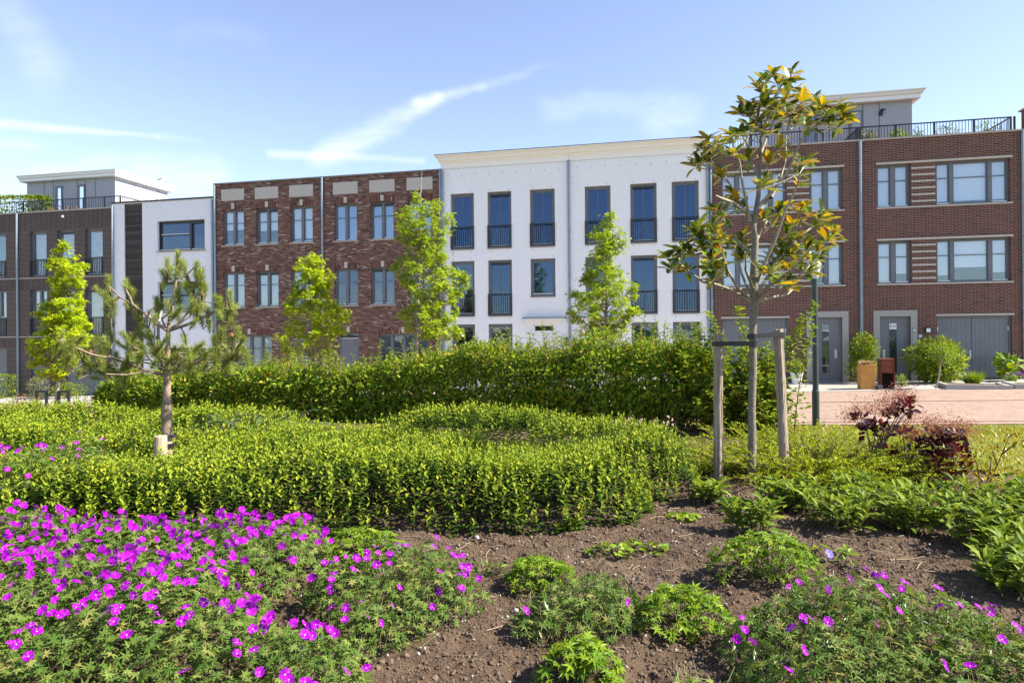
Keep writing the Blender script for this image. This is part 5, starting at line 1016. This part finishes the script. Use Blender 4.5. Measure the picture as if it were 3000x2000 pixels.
    for (x, y, q) in ((1420, 1150, 60), (1400, 1180, 60), (1445, 1165, 50)): c = P_(x, y, -.06); tuft(c, unit(np.array([.5, -.2, .4])), .1, True, q * 2)
    wood.build('trunk', BARK_PINE, root, True); cr = nd1.build('needles', NEEDLE, root); nd2.merge(bud, 1).build('young_shoots', [NEEDLEY, plain('pine_bud', (.4, .24, .15), .8)], root); nd3.build('dead_needles', NEEDLEB, root)
    CONE = plain('pine_cone', (.22, .09, .04), .8, .3, 60)
    for (x, y) in ((548, 1135), (1205, 1110), (1068, 1205), (1400, 1035), (1100, 1180)):
        c = P_(x, y, -.05) - b; Soup().lathe([(.001, -.022), (.014, -.012), (.017, 0), (.012, .014), (.001, .024)], c, 8).build('cone', CONE, root)
    q = at(472, 1275, 5.6); q2 = at(497, 1275, 5.72)
    for lb, (px, py, dd, rr, ln) in (('short fat round stake left of the pine trunk, strapped in black', (470, 1276, 5.62, .052, 0)), ('short split stake right of the pine trunk', (504, 1275, 5.72, .03, .03))):
        c = at(px, py, dd); g = float(garden_z(c[0], c[1])); s = Soup(); h_ = c[2] - g; s.lathe([(rr * 1.02, -.1), (rr, h_ - .008), (rr * .93, h_), (.001, h_ + .003)], (0, 0, 0), 14)
        o = s.build('stake', STAKEN, None, False); o.location = (c[0], c[1], g); o.rotation_euler = (0, -ln * 3, 0); tag(o, lb, 'stake', 'short pine stakes')
    c1 = at(470, 1276, 5.62); c2 = at(504, 1275, 5.72); s = Soup(); z = c1[2] - .055
    for dz, h_ in ((0, .03), (-.045, .03)):
        L = [(c1[0] + .047 * math.cos(a), c1[1] + .047 * math.sin(a)) for a in np.linspace(math.pi * .5, math.pi * 1.75, 9)] + [(c2[0] + .033 * math.cos(a), c2[1] + .033 * math.sin(a)) for a in np.linspace(-math.pi * .5, math.pi * .5, 6)]
        for i in range(len(L) - 1):
            (x0, y0), (x1, y1) = L[i], L[i + 1]; t0 = .035 * i / len(L) if dz == 0 else -.01; t1 = .035 * (i + 1) / len(L) if dz == 0 else -.01
            s.quad((x0, y0, z + dz + t0), (x1, y1, z + dz + t1), (x1, y1, z + dz + h_ + t1), (x0, y0, z + dz + h_ + t0))
    tag(s.build('strap', RUBBER), 'black rubber strap tying the pine to its short stakes', 'strap')
pine()

# ------------------------------------------------------------------ magnolia with two stakes and rubber ties
def magnolia():
    r = np.random.default_rng(221); d = 5.9; S = 2.177; P_ = lambda x, y, dy=0.0: at(1900 + x / S, 180 + y / S, d + dy); b = at(2200, 1432, d); b[2] = float(garden_z(b[0], b[1])) - .03
    root = thing('magnolia_tree', 'young magnolia with glossy bronze-backed leaves, tied between two wooden stakes', 'tree', b); tr = Soup(); br = Soup(); lf = Soup()
    trunk = [b, at(2204, 1300, d), at(2202, 1200, d), at(2206, 1080, d), at(2205, 960, d), P_(672, 1560), P_(670, 1400), P_(675, 1250), P_(682, 1130), P_(668, 1050), P_(682, 970), P_(700, 860), P_(705, 720), P_(716, 600), P_(714, 470), P_(722, 350)]
    tr.tube([q - b for q in trunk], [.04, .036, .034, .033, .033, .037, .036, .031, .028, .026, .023, .02, .017, .013, .01, .007], 10)
    L = [([(665, 1545), (590, 1490), (500, 1440), (420, 1420), (350, 1400), (250, 1340), (200, 1290)], -.1), ([(655, 1520), (560, 1440), (500, 1330), (470, 1220), (430, 1120)], -.2), ([(690, 1530), (760, 1490), (830, 1430), (930, 1370), (1000, 1340)], -.1), ([(690, 1540), (800, 1500), (880, 1490), (940, 1440)], .25), ([(685, 1480), (760, 1370), (830, 1290), (900, 1180), (950, 1060), (1010, 960)], .1), ([(690, 1420), (730, 1300), (810, 1140), (870, 960), (950, 790), (965, 720)], -.25), ([(655, 1500), (600, 1360), (570, 1250), (580, 1180)], .2), ([(665, 1460), (620, 1330), (620, 1240)], -.35),
         ([(665, 1030), (600, 940), (560, 880), (520, 800), (480, 720), (400, 640), (340, 600)], .1), ([(640, 1020), (625, 900), (600, 780), (580, 650), (540, 500)], -.15), ([(690, 960), (780, 870), (840, 760), (870, 620), (880, 480), (900, 350)], .1), ([(700, 920), (800, 820), (900, 680), (950, 560), (1000, 440), (1100, 390), (1180, 340)], -.1), ([(712, 600), (760, 480), (800, 380), (850, 280)], .15), ([(715, 480), (690, 380), (710, 270), (720, 150)], 0), ([(716, 470), (760, 350), (800, 230), (850, 150)], -.05), ([(670, 1180), (720, 1080), (760, 1010), (770, 950)], .15), ([(672, 1220), (560, 1130), (450, 1090), (340, 1110)], .3), ([(700, 1390), (840, 1230), (960, 1120), (1080, 1020)], .3), ([(705, 740), (650, 640), (640, 560), (600, 460)], .25), ([(690, 1500), (760, 1440), (860, 1380), (960, 1280), (1060, 1180)], -.3), ([(620, 970), (540, 900), (460, 870), (430, 860)], -.25), ([(780, 870), (820, 800), (830, 720)], .3)]
    jp = []; jd = []
    for pts, dy in L:
        n = len(pts); Q = np.array([P_(x, y, dy * 2.2 * k / (n - 1)) for k, (x, y) in enumerate(pts)]) + r.normal(0, .006, (n, 3)); br.tube(Q - b, np.linspace(.016, .006, n), 6)
        f = np.linspace(.3, 1, 12); jp += [np.array([np.interp(t, np.linspace(0, 1, n), Q[:, k]) for k in range(3)]) for t in f]
    jp += [P_(716, 520), P_(722, 360), P_(705, 720)]; jp = np.array(jp)
    ros = [(790, 85), (905, 85), (720, 120), (690, 170), (820, 150), (880, 135), (900, 170), (750, 220), (870, 230), (930, 200), (975, 255), (620, 290), (640, 350), (590, 340), (700, 300), (740, 290), (800, 300), (860, 300), (790, 370), (700, 390), (640, 410), (850, 370), (880, 330), (960, 340), (1040, 265), (1010, 310), (1060, 335), (940, 400), (1100, 285), (1120, 360), (1180, 305), (1220, 330), (1240, 370), (1150, 400), (1210, 415), (1010, 420), (375, 490), (350, 560), (330, 650), (300, 670), (430, 520), (540, 470), (590, 460), (520, 520), (460, 570), (540, 600), (680, 450), (740, 470), (640, 640), (450, 700), (470, 740), (380, 640), (960, 660), (990, 640), (960, 720), (830, 560), (880, 610), (760, 660), (740, 770), (720, 810), (960, 800), (540, 850), (560, 900), (500, 940), (430, 960), (480, 990), (590, 950), (830, 930), (820, 970), (730, 1010), (790, 1050), (1000, 920), (960, 960), (1100, 960), (1080, 1000), (1120, 1020), (1050, 1050), (1160, 1080), (1170, 1130), (1130, 1140), (920, 1040), (410, 1040), (320, 1060), (300, 1100), (330, 1130), (420, 1090), (400, 1140), (470, 1120), (520, 1160), (600, 1130), (570, 1170), (620, 1190), (640, 1240), (600, 1260), (180, 1200), (240, 1210), (130, 1250), (280, 1230), (200, 1280), (140, 1320), (240, 1340), (340, 1180), (430, 1180), (400, 1260), (380, 1320), (440, 1370), (410, 1400), (480, 1300), (880, 1100), (920, 1140), (1000, 1130), (1010, 1200), (1080, 1210), (840, 1190), (830, 1240), (900, 1240), (950, 1260), (1040, 1270), (1090, 1230), (800, 1260), (740, 1290), (720, 1350), (780, 1350), (840, 1330), (900, 1320), (1000, 1350), (1030, 1340), (880, 1400), (820, 1420), (900, 1440)]
    for i, (x, y) in enumerate(ros):
        c0 = P_(x, y + 6); j = jp[np.argmin(((jp - c0) ** 2 * (1, .04, 1.2)).sum(1) + np.where(jp[:, 2] > c0[2] + .03, .03, 0))]; c = P_(x, y + 6, j[1] + r.normal(0, .09) - d)
        if np.linalg.norm(c - j) > .02: br.tube([j - b, (j + c) / 2 - b + (0, 0, -.012), c - b], [.006, .005, .0045], 5)
        n = int(r.integers(8, 13)); ph = np.arange(n) * 2.4 + r.uniform(0, 6); el_ = np.clip(r.normal(.35, .45, n), -.7, 1.3); out = unit(c - np.array([b[0], b[1], c[2] - .15])); dd = unit(np.stack([np.cos(ph) * np.cos(el_), np.sin(ph) * np.cos(el_), np.sin(el_)], -1) + out * .35)
        nn = np.stack([-np.cos(ph) * np.sin(el_), -np.sin(ph) * np.sin(el_), np.cos(el_) + .25], -1) + r.normal(0, .25, (n, 3))
        lf.inst(*t_ell(.42, .07, .22), c - b + dd * .008, frames(dd, nn), r.uniform(.1, .155, n))
    tr.build('trunk', BARK_MAG, root, True); br.build('branches', BARK_MAGB, root, True); lf.build('crown', LV_MAG, root)
    def stake(lb, bot, top, dd, rad, sd):
        rr = np.random.default_rng(sd); a = at(*bot, dd); t = at(*top, dd); a[2] = float(garden_z(a[0], a[1])); n = 26; f = np.linspace(-.05, 1, n); so = Soup(); seg = 20
        th = np.linspace(0, 2 * np.pi, seg, endpoint=False); prof = rad * (1 + .05 * np.sin(th * 3 + sd) + .035 * np.sin(th * 7) )[None] * (1 + .03 * rr.normal(size=(n, 1))) + rr.normal(0, .0012, (n, seg))
        C_ = (t - a)[None] * f[:, None]; V = np.stack([C_[:, 0:1] + prof * np.cos(th), C_[:, 1:2] + prof * np.sin(th), np.repeat(C_[:, 2:3], seg, 1)], -1); V[-1, :, 2] += rr.normal(0, .004, seg)
        i = np.arange(n - 1)[:, None] * seg; j = np.arange(seg)[None]; k = (j + 1) % seg; so.add(V, np.stack([i + j, i + k, i + seg + k, i + seg + j], -1).reshape(-1, 4)); so.add(np.vstack([V[-1], C_[-1]]), [(q, (q + 1) % seg, seg) for q in range(seg)])
        o = so.build('stake', STAKE); o.location = a; tag(o, lb, 'stake', 'wooden magnolia stakes'); return a, t
    a1, t1 = stake('weathered round wooden stake left of the magnolia trunk', (2104, 1418), (2105, 980), 5.95, .043, 3); a2, t2 = stake('weathered round wooden stake right of the magnolia trunk, leaning slightly', (2300, 1420), (2280, 965), 5.95, .043, 8)
    def tie(lb, c, rs, tc, rt, z0, z1, h_, side):
        s = Soup(); n = 14; L = []
        for a in np.linspace(math.pi * .5, math.pi * 1.5, n): L.append((c[0] - side * abs(math.cos(a)) * rs, c[1] + math.sin(a) * rs, z0))
        for a in np.linspace(-math.pi * .5, math.pi * .5, n): L.append((tc[0] + side * abs(math.cos(a)) * rt, tc[1] + math.sin(a) * rt, z1))
        L.append(L[0]); T = .004
        for i in range(len(L) - 1):
            p, q = np.array(L[i]), np.array(L[i + 1]); u = np.array([q[1] - p[1], p[0] - q[0], 0]); u = u / (np.linalg.norm(u) + 1e-9) * T; up = np.array([0, 0, h_])
            s.add([p - u, q - u, q - u + up, p - u + up, p + u, q + u, q + u + up, p + u + up], [(0, 1, 2, 3), (5, 4, 7, 6), (3, 2, 6, 7), (0, 4, 5, 1)])
        tag(s.build('strap', RUBBER), lb, 'strap', 'rubber tree ties')
    tk = at(2205, 1000, d); tie('black rubber tie from the left stake to the magnolia trunk', at(2104, 1010, 5.95), .05, tk, .045, at(2104, 1013, 5.95)[2], at(2205, 1013, 5.9)[2], .042, 1)
    tie('black rubber tie from the right stake to the magnolia trunk', at(2283, 985, 5.95), .05, tk, .045, at(2283, 986, 5.95)[2], at(2205, 991, 5.9)[2], .042, -1)
magnolia()

# ------------------------------------------------------------------ street furniture and front gardens
LAMPP = plain('dark_green_lamp_paint', (.018, .032, .036), .4, .1); OPAL = plain('opal_lantern', (.62, .62, .58), .3, .03)
def lamp(label, loc):
    root = thing('street_lamp', label, 'street lamp', loc, 0, 'street lamps'); s = Soup().lathe([(.075, -.1), (.075, .75), (.06, .8), (.056, 3.1), (.06, 3.2), (.001, 3.2)], seg=16).build('pole', LAMPP, root, False)
    Soup().lathe([(.055, 3.2), (.075, 3.23), (.155, 3.62), (.15, 3.63)], seg=20).build('lantern', OPAL, root, True); Soup().lathe([(.165, 3.62), (.17, 3.66), (.1, 3.73), (.001, 3.75)], seg=20).build('lantern_cap', LAMPP, root, True); return root
p = on(2390, 1234, .0); lp = lamp('dark green street lamp with a pale conical lantern, beside the magnolia', (p[0], p[1], float(street_z(p[0], p[1]))))
q = at(464, 1000, 24.4); dup(lp, (q[0], q[1], float(street_z(q[0], q[1]))), 0, 'dark street lamp behind the pine, in front of the white rendered house')
CORTEN = plain('rusty_steel', (.16, .042, .016), .75, .35, 6, bs=.3); OCHRE = plain('ochre_planter', (.5, .24, .05), .75, .16, 5, bs=.2); BLACKI = plain('painted_bay_shade', (.03, .02, .022), .9)
def gs(px, py, it=3):
    z = 0.0
    for _ in range(it): p = on(px, py, z); z = float(street_z(p[0], p[1]))
    return np.array([p[0], p[1], z])
p = gs(2548, 1141); s = Soup(); r2 = -.35; s.box(-.2, .24, -.22, .22, 0, .82).box(-.17, .21, -.19, .19, .82, .835, 1)
o = s.build('planter', [OCHRE, SOIL]); md = o.modifiers.new('bevel', 'BEVEL'); md.width = .085; md.segments = 5; o.location = (p[0], p[1] + .25, p[2]); o.rotation_euler = (0, 0, -.25); tag(o, 'tall ochre square planter between the two front doors', 'planter'); pl0 = o.location.copy()
s = Soup(); r = np.random.default_rng(301); n = 420; a = r.uniform(0, 6.28, n); e = r.uniform(.2, 1.2, n); s.inst(*BLADE, np.stack([.1 * np.cos(a), .1 * np.sin(a), np.zeros(n)], -1) * r.random((n, 1)), frames(np.stack([np.cos(a), np.sin(a), e], -1), rdir(r, n)), r.uniform(.12, .24, n)); o = s.build('dry_grass_tuft', LV_DRY); o.location = (pl0[0] + .01, pl0[1] - .02, pl0[2] + .83); tag(o, 'tuft of dry straw coloured grass in the ochre planter', 'dried grass')
p = gs(2606, 1139); root = thing('steel_column', 'rusty steel box column with an open lower bay before door 27', 'steel column', (p[0], p[1] + .2, p[2]), -.22)
Soup().box(-.2, -.188, -.2, .2, 0, .98).box(.188, .2, -.2, .2, 0, .98).box(-.188, .188, .188, .2, 0, .98).box(-.188, .188, -.2, .188, 0, .012).box(-.21, .21, -.21, .21, .981, .995).box(-.188, .188, -.16, -.15, .54, .98).box(-.188, .188, -.19, .188, .525, .54).build('casing', CORTEN, root)
Soup().box(-.187, .187, .17, .187, .012, .524).build('bay_shade_plate', BLACKI, root)  # added dark plate, the open bay's shade put into its colour
p = gs(2579, 1142); o = Soup().box(-.075, .075, -.075, .075, 0, .15).build('lantern_box', plain('slate_box', (.04, .042, .048), .6)); o.location = (p[0], p[1] + .08, p[2]); tag(o, 'small dark slate cube on the ground between planter and steel column', 'box')
p = gs(2347, 1122); p = np.array(fw(11.05, -.55)); p[2] = float(street_z(p[0], p[1])) + .01; o = Soup().lathe([(.001, 0), (.15, 0), (.155, .01), (.21, .36), (.225, .36), (.232, .42), (.2, .42), (.195, .38), (.001, .38)], seg=28).build('flower_pot', WHITEP, None, True); o.location = p; tag(o, 'white tapered flower pot by the left red house door', 'flower pot'); o.data.polygons.foreach_set('use_smooth', np.zeros(len(o.data.polygons), bool))
def bush(name, label, cat, loc, rx, ry, h_, m, tpl, n, size, seed, z0=0.0, shape='dome', stem=None, group=None):
    r = np.random.default_rng(seed); root = thing(name, label, cat, loc, 0, group); so = Soup(); st = Soup()
    th = r.uniform(0, 6.28, n); u = r.uniform(-1, 1, n); k = r.random(n) ** .35; q = np.sqrt(1 - u * u)
    w = 1 + .16 * np.sin(th * 3 + seed) + .1 * np.sin(th * 7 + u * 5 + seed)
    if shape == 'box': v = r.uniform(-1, 1, (n, 3)); ax_ = r.integers(0, 3, n); v[np.arange(n), ax_] = np.sign(v[np.arange(n), ax_]) * r.uniform(.85, 1.04, n); p = v; o = v
    else: p = np.stack([q * np.cos(th) * k * w, q * np.sin(th) * k * w, u * k * (1 + .1 * np.sin(th * 4))], -1); o = p
    P = p * (rx, ry, h_ / 2) + (0, 0, z0 + h_ / 2); P[:, 2] = np.maximum(P[:, 2], .02); dd = unit(o + r.normal(0, .6, (n, 3)) + (0, 0, .2)); so.inst(*tpl, P, frames(dd, unit(o + (0, 0, .7) + r.normal(0, .4, (n, 3)))), r.uniform(.7, 1.3, n) * size); so.build('foliage', m, root)
    for i in range(14 if z0 < .2 else 8): a = P[r.integers(n)]; st.tube([(a[0] * .08, a[1] * .08, z0 * .9), (a[0] * .4, a[1] * .4, z0 + (a[2] - z0) * .5), a], [.008, .006, .003], 4)
    if stem: st.tube([(stem[0], stem[1], 0), (stem[0] * .4, stem[1] * .4, z0 * .5), (0, 0, z0 + h_ * .3)], [.028, .024, .02], 7)
    elif z0 > .2: st.tube([(0, 0, 0), (0, 0, z0 + .2)], [.02, .016], 6)
    st.build('stems', STEM if not stem else BARK_MAGB, root); return root
def fl(u, o, dz=0.0): p = np.array(fw(u, o)); p[2] = float(street_z(p[0], p[1])) + dz; return p
pp = p.copy(); bush('potted_plant', 'fresh green leafy plant growing in the white flower pot', 'plant', (pp[0], pp[1], pp[2] + .36), .24, .24, .58, LV_CRANE, OVAL, 420, .075, 311)
bush('climbing_shrub', 'tall loose shrub against the wall between the two red house doors', 'shrub', fl(13.35, -.6), .48, .4, 1.3, LV_DOGW, OVAL, 1900, .09, 312, .55)
bush('shrub', 'low dark shrub beneath the climbing shrub, left of the ochre planter', 'shrub', fl(13.25, -.8), .62, .45, .95, LV_HEDGE, OVAL, 800, .09, 313)
bush('shrub', 'small light green shrub between planter and steel column', 'shrub', fl(13.95, -2.5), .17, .17, .42, LV_CRANE, OVAL, 200, .07, 314)
bush('oleander_shrub', 'large round oleander with narrow leaves before the garage door', 'shrub', gs(2745, 1128) + (.5, .75, 0), .92, .65, 1.5, LV_DOGW, t_long(.24, .03, .12), 2600, .2, 315, .05)
b = gs(2758, 1138); bush('standard_tree', 'small round standard tree on a thin crooked trunk in front of the oleander', 'tree', b, .34, .32, .62, LV_CRANE, OVAL, 900, .07, 316, .85, stem=(-.18, 0))
root = thing('ornamental_grass', 'tuft of fine green ornamental grass in the kerbed front bed', 'grass', gs(2855, 1128) + (0, .1, .05)); r = np.random.default_rng(317); n = 900; a = r.uniform(0, 6.28, n); e = r.uniform(.7, 3.2, n); s = Soup().inst(BLADE[0] * (.5, 1, 2), BLADE[1], np.stack([.22 * np.cos(a), .1 * np.sin(a), 0 * a], -1) * r.random((n, 1)), frames(np.stack([np.cos(a), np.sin(a), e], -1), rdir(r, n)), r.uniform(.25, .5, n)); s.build('blades', LV_CRANE, root)
def front_bed(name, label, px0, px1, py):
    a, b_ = gs(px0, py), gs(px1, py); s = Soup(); c = (a + b_) / 2; L = np.linalg.norm((b_ - a)[:2]); ang = math.atan2(b_[1] - a[1], b_[0] - a[0]); root = thing(name, label, 'flower bed', c, ang, 'kerbed front beds')
    Soup().box(-L / 2, L / 2, -.05, .05, -.05, .14).box(-L / 2, -L / 2 + .1, .051, 1.3, -.05, .13).box(L / 2 - .1, L / 2, .051, 1.3, -.05, .13).build('kerb_edge', CONC, root); Soup().box(-L / 2 + .1, L / 2 - .1, .051, 1.3, -.05, .09).build('bed_soil', SOIL, root)
front_bed('raised_bed', 'kerbed front bed of the garage house, with grass tuft', 2772, 2966, 1140); front_bed('raised_bed', 'kerbed front bed cut by the photo edge, purple flowers in it', 2974, 3120, 1139)
b = gs(2985, 1128) + (.1, .2, .1); root = thing('aubrieta_plant', 'cushion of small purple flowers at the photo edge', 'flowers', b); r = np.random.default_rng(321); p_, R2 = dome_leaves(r, 260, .42, .25, .2); Soup().inst(*OVAL, p_, R2, r.uniform(.03, .06, 260)).build('foliage', LV_CRANE, root); p_, R2 = dome_leaves(r, 170, .43, .26, .26, .95); Soup().inst(*t_oval(.9), p_ + (0, 0, .03), R2, r.uniform(.025, .05, 170)).build('blossoms', PETALP, root)['kind'] = 'stuff'
bush('large_leaved_plant', 'plant with large pale green leaves beside the garage, photo edge', 'plant', gs(2985, 1122) + (.25, .8, .1), .45, .3, .75, LV_CRANE, t_oval(.8, .1, .2), 90, .26, 322)
# left end of the street
def hoop(label, px0, px1, d):
    a, b_ = at(px0, 1144, d), at(px1, 1147, d); g = float(street_z(*((a + b_) / 2)[:2])); w_ = np.linalg.norm((b_ - a)[:2]); c = (a + b_) / 2; s = Soup().box(-w_ / 2, -w_ / 2 + .08, -.03, .03, -.05, a[2] - g).box(w_ / 2 - .08, w_ / 2, -.03, .03, -.05, a[2] - g).box(-w_ / 2 + .08, w_ / 2 - .08, -.03, .03, a[2] - g - .075, a[2] - g)
    o = s.build('steel_hoop', IRON); o.location = (c[0], c[1], g); o.rotation_euler = (0, 0, -ALPHA); tag(o, label, 'steel hoop', 'steel tree guards')
hoop('black steel hoop left of the slim pale tree trunk', 101, 142, 23); hoop('black steel hoop right of the slim pale tree trunk', 166, 207, 22.9)
bush('clipped_hedge', 'square clipped green hedge by the dark brick house, photo edge', 'hedge', fl(-25.9, -1.0), .95, .5, 1.15, LV_DOGW, OVAL, 2600, .07, 331, 0, 'box')
bush('variegated_shrub', 'round variegated shrub by the dark house front door', 'shrub', fl(-23.35, -.8), .48, .45, 1.0, LV_VARI, OVAL, 900, .075, 332)
bush('photinia_tree', 'small standard tree with a flat round head of red-tipped leaves', 'tree', fl(-21.7, -1.2), .52, .48, .72, LV_PHOT, OVAL, 800, .085, 333, 1.05)
bush('shrub', 'low green front garden shrub under the red-tipped tree', 'shrub', fl(-20.9, -1.4), .8, .5, .75, LV_DOGW, OVAL, 900, .08, 334); bush('shrub', 'grey lavender-like bush beside the red-tipped tree', 'shrub', fl(-21.9, -1.9), .5, .4, .4, LV_GREY, t_long(.2), 500, .1, 335)
for i, (px, py, d, h_, lb) in enumerate(((60, 1178, 19, .75, 'reddish young shrub at the photo edge behind the ground cover'), (82, 1166, 20.5, 1.0, 'taller reddish sprigs beside the left steel hoop'))):
    c = at(px, py, d); c[2] = float(garden_z(c[0], c[1])); spray_bush('shrub', lb, 'shrub', c[0], c[1], 26, (.5, h_ * 1.15), (.5, .5), LV_PHOT if i else LV_YEL, OVAL, .09, 336 + i, .05, .2, STEM, .4, (1.2, 2.5))

# ------------------------------------------------------------------ roof terraces and the gull
def rf(u, o, z): return np.array(fw(u, o, z))
bush('terrace_hedge', 'evergreen hedge along the roof terrace of the far dark house', 'hedge', rf(-26.3, .55, 8.2), 1.75, .3, .95, LV_DOGW, OVAL, 3600, .13, 341, 0, 'box')
s = Soup(); r = np.random.default_rng(342)
for i in range(46): x = r.uniform(-1.0, 1.0); t = np.array([x + r.normal(0, .08), r.normal(0, .08), r.uniform(.18, .42)]); s.tube([(x, 0, 0), (x + r.normal(0, .04), 0, t[2] * .5), t], [.014, .012, .006], 4)
o = s.build('bare_twig_plant', plain('bare_twig', (.28, .16, .13), .8)); o.location = rf(-23.3, .6, 8.2); o.rotation_euler = (0, 0, -ALPHA); tag(o, 'row of bare pinkish twigs on the dark house roof terrace', 'plant')
for i, (u, o_, rx, h_, m, n, lb) in enumerate(((13.95, .8, .32, .62, LV_VARI, 500, 'silvery shrub on the roof terrace at the end of the left railing'), (15.0, .7, .34, .5, LV_CRANE, 420, 'bright green shrub on the roof terrace before the penthouse'), (15.65, .7, .2, .55, LV_DOGW, 130, 'sparse plant on the roof terrace at the penthouse corner'), (16.75, .7, .5, .62, LV_DOGW, 230, 'open leafy plant on the roof terrace past the penthouse'), (18.0, .7, .5, .6, LV_DOGW, 200, 'last terrace plant before the end of the roof railing'))):
    bush('terrace_plant', lb, 'plant', rf(u, o_, 9.05), rx, .22, h_, m, OVAL, n, .085, 343 + i, .02)
def gull():
    b = rf(-21.75, 5.6, 10.78); root = thing('gull', 'white gull with grey wings perched on the penthouse roof edge', 'gull', b, 0.2); s = Soup()
    V = [(-.19, .13), (-.1, .15), (0, .16), (.1, .2), (.14, .28), (.16, .33), (.19, .335)]; Rr = [.012, .05, .085, .08, .045, .04, .014]; s.tube([(x, 0, z) for x, z in V], Rr, 12); s.tube([(.185, 0, .335), (.23, 0, .325)], [.012, .004], 6, 1); s.tube([(.01, .03, .1), (.01, .03, 0)], [.007, .007], 5, 1); s.tube([(.01, -.03, .1), (.01, -.03, 0)], [.007, .007], 5, 1)
    s.build('body', [WHITEP, OCHRE], root, True)
    wg = Soup()
    for sy in (-1, 1): wg.tube([(.09, sy * .06, .22), (-.02, sy * .085, .2), (-.14, sy * .05, .15), (-.25, sy * .015, .12)], [.02, .05, .035, .006], 8)
    wg.build('wings', plain('gull_grey', (.16, .17, .19), .7), root, True)
gull()

# ------------------------------------------------------------------ lawn grass, clods, straw, a stone
r = np.random.default_rng(401); X, Y = sample(LAWN, 900, 402); k = (Y < EDGE0 - TA * X - .05) & (np.abs(X / Y) < .9) & (r.random(len(X)) < np.clip(9 / Y, .5, 1.2)); X, Y = X[k], Y[k]; n = len(X)
e = np.stack([r.normal(0, .5, n), r.normal(0, .5, n), np.ones(n)], -1); tag(Soup().inst(BLADE[0] * (2.2, 1, 1), BLADE[1], np.stack([X, Y, garden_z(X, Y)], -1), frames(e, rdir(r, n)), r.uniform(.04, .085, n)).build('grass', LV_GRASS), 'sunlit yellow green mown lawn between garden and street', 'grass', kind='stuff')
ICO = (np.array([(0, 0, 1), (.9, 0, .2), (.2, .85, .25), (-.75, .5, .1), (-.7, -.55, .25), (.3, -.85, .15), (0, 0, -.8)]), [(0, 1, 2), (0, 2, 3), (0, 3, 4), (0, 4, 5), (0, 5, 1), (6, 2, 1), (6, 3, 2), (6, 4, 3), (6, 5, 4), (6, 1, 5)])
BARE = [(-1.4, 2.2), (-1.4, 3.4), (-1.2, 4.6), (1.2, 5.6), (3.6, 6.0), (4.4, 5.4), (2.9, 2.2)]
X, Y = sample(BARE, 2600, 403); n = len(X); CL = plain('soil_clod', (.105, .072, .048), .95, .45, 20); tag(Soup().inst(*ICO, np.stack([X, Y, soil_z(X, Y) + .002], -1), frames(rdir(r, n), rdir(r, n)), np.minimum(.003 + r.exponential(.0032, n), .02)).build('soil_clods', CL), 'brown crumbs and clods of bare garden soil', 'soil', kind='stuff')
X, Y = sample(BARE, 34, 404); n = len(X); tag(Soup().inst(*ICO, np.stack([X, Y, soil_z(X, Y) + .004], -1), frames(rdir(r, n), rdir(r, n)), r.uniform(.004, .011, n)).build('pebbles', plain('pale_pebble', (.4, .37, .33), .9, .3, 30)), 'pale pebbles scattered on the garden soil', 'pebbles', kind='stuff')
s = Soup(); X, Y = sample(BARE, 20, 405)
for x, y in zip(X, Y):
    a = r.uniform(0, 6.28); L = r.uniform(.04, .22); m_ = np.array([(x, y), (x + math.cos(a) * L * .5 + r.normal(0, .012), y + math.sin(a) * L * .5), (x + math.cos(a) * L, y + math.sin(a) * L)]); s.tube(np.column_stack([m_, soil_z(m_[:, 0], m_[:, 1]) + r.uniform(.004, .015, 3)]), .0022, 4)
tag(s.build('straw', plain('dry_straw', (.26, .2, .125), .8, .25)), 'dry straw bits lying on the soil', 'straw', kind='stuff')
p = on(1397, 1570, .62); p[2] = float(soil_z(p[0:1], p[1:2])[0]); o = Soup().inst(ICO[0], ICO[1], [(0, 0, .02)], np.eye(3)[None], [.032]).build('stone', plain('grey_stone', (.36, .34, .31), .9, .2, 40)); md = o.modifiers.new('sub', 'SUBSURF'); md.levels = md.render_levels = 2; o.location = p; tag(o, 'single pale grey stone at the foot of the ground cover', 'stone')
p = on(1512, 1815, .6); p[2] = float(soil_z(p[0:1], p[1:2])[0]); o2 = o.copy(); COL.objects.link(o2); o2.location = p; o2.scale = (.8, .9, .8); o2.rotation_euler = (0, 0, 1); o2['label'] = 'grey stone at the edge of the grey green geranium'
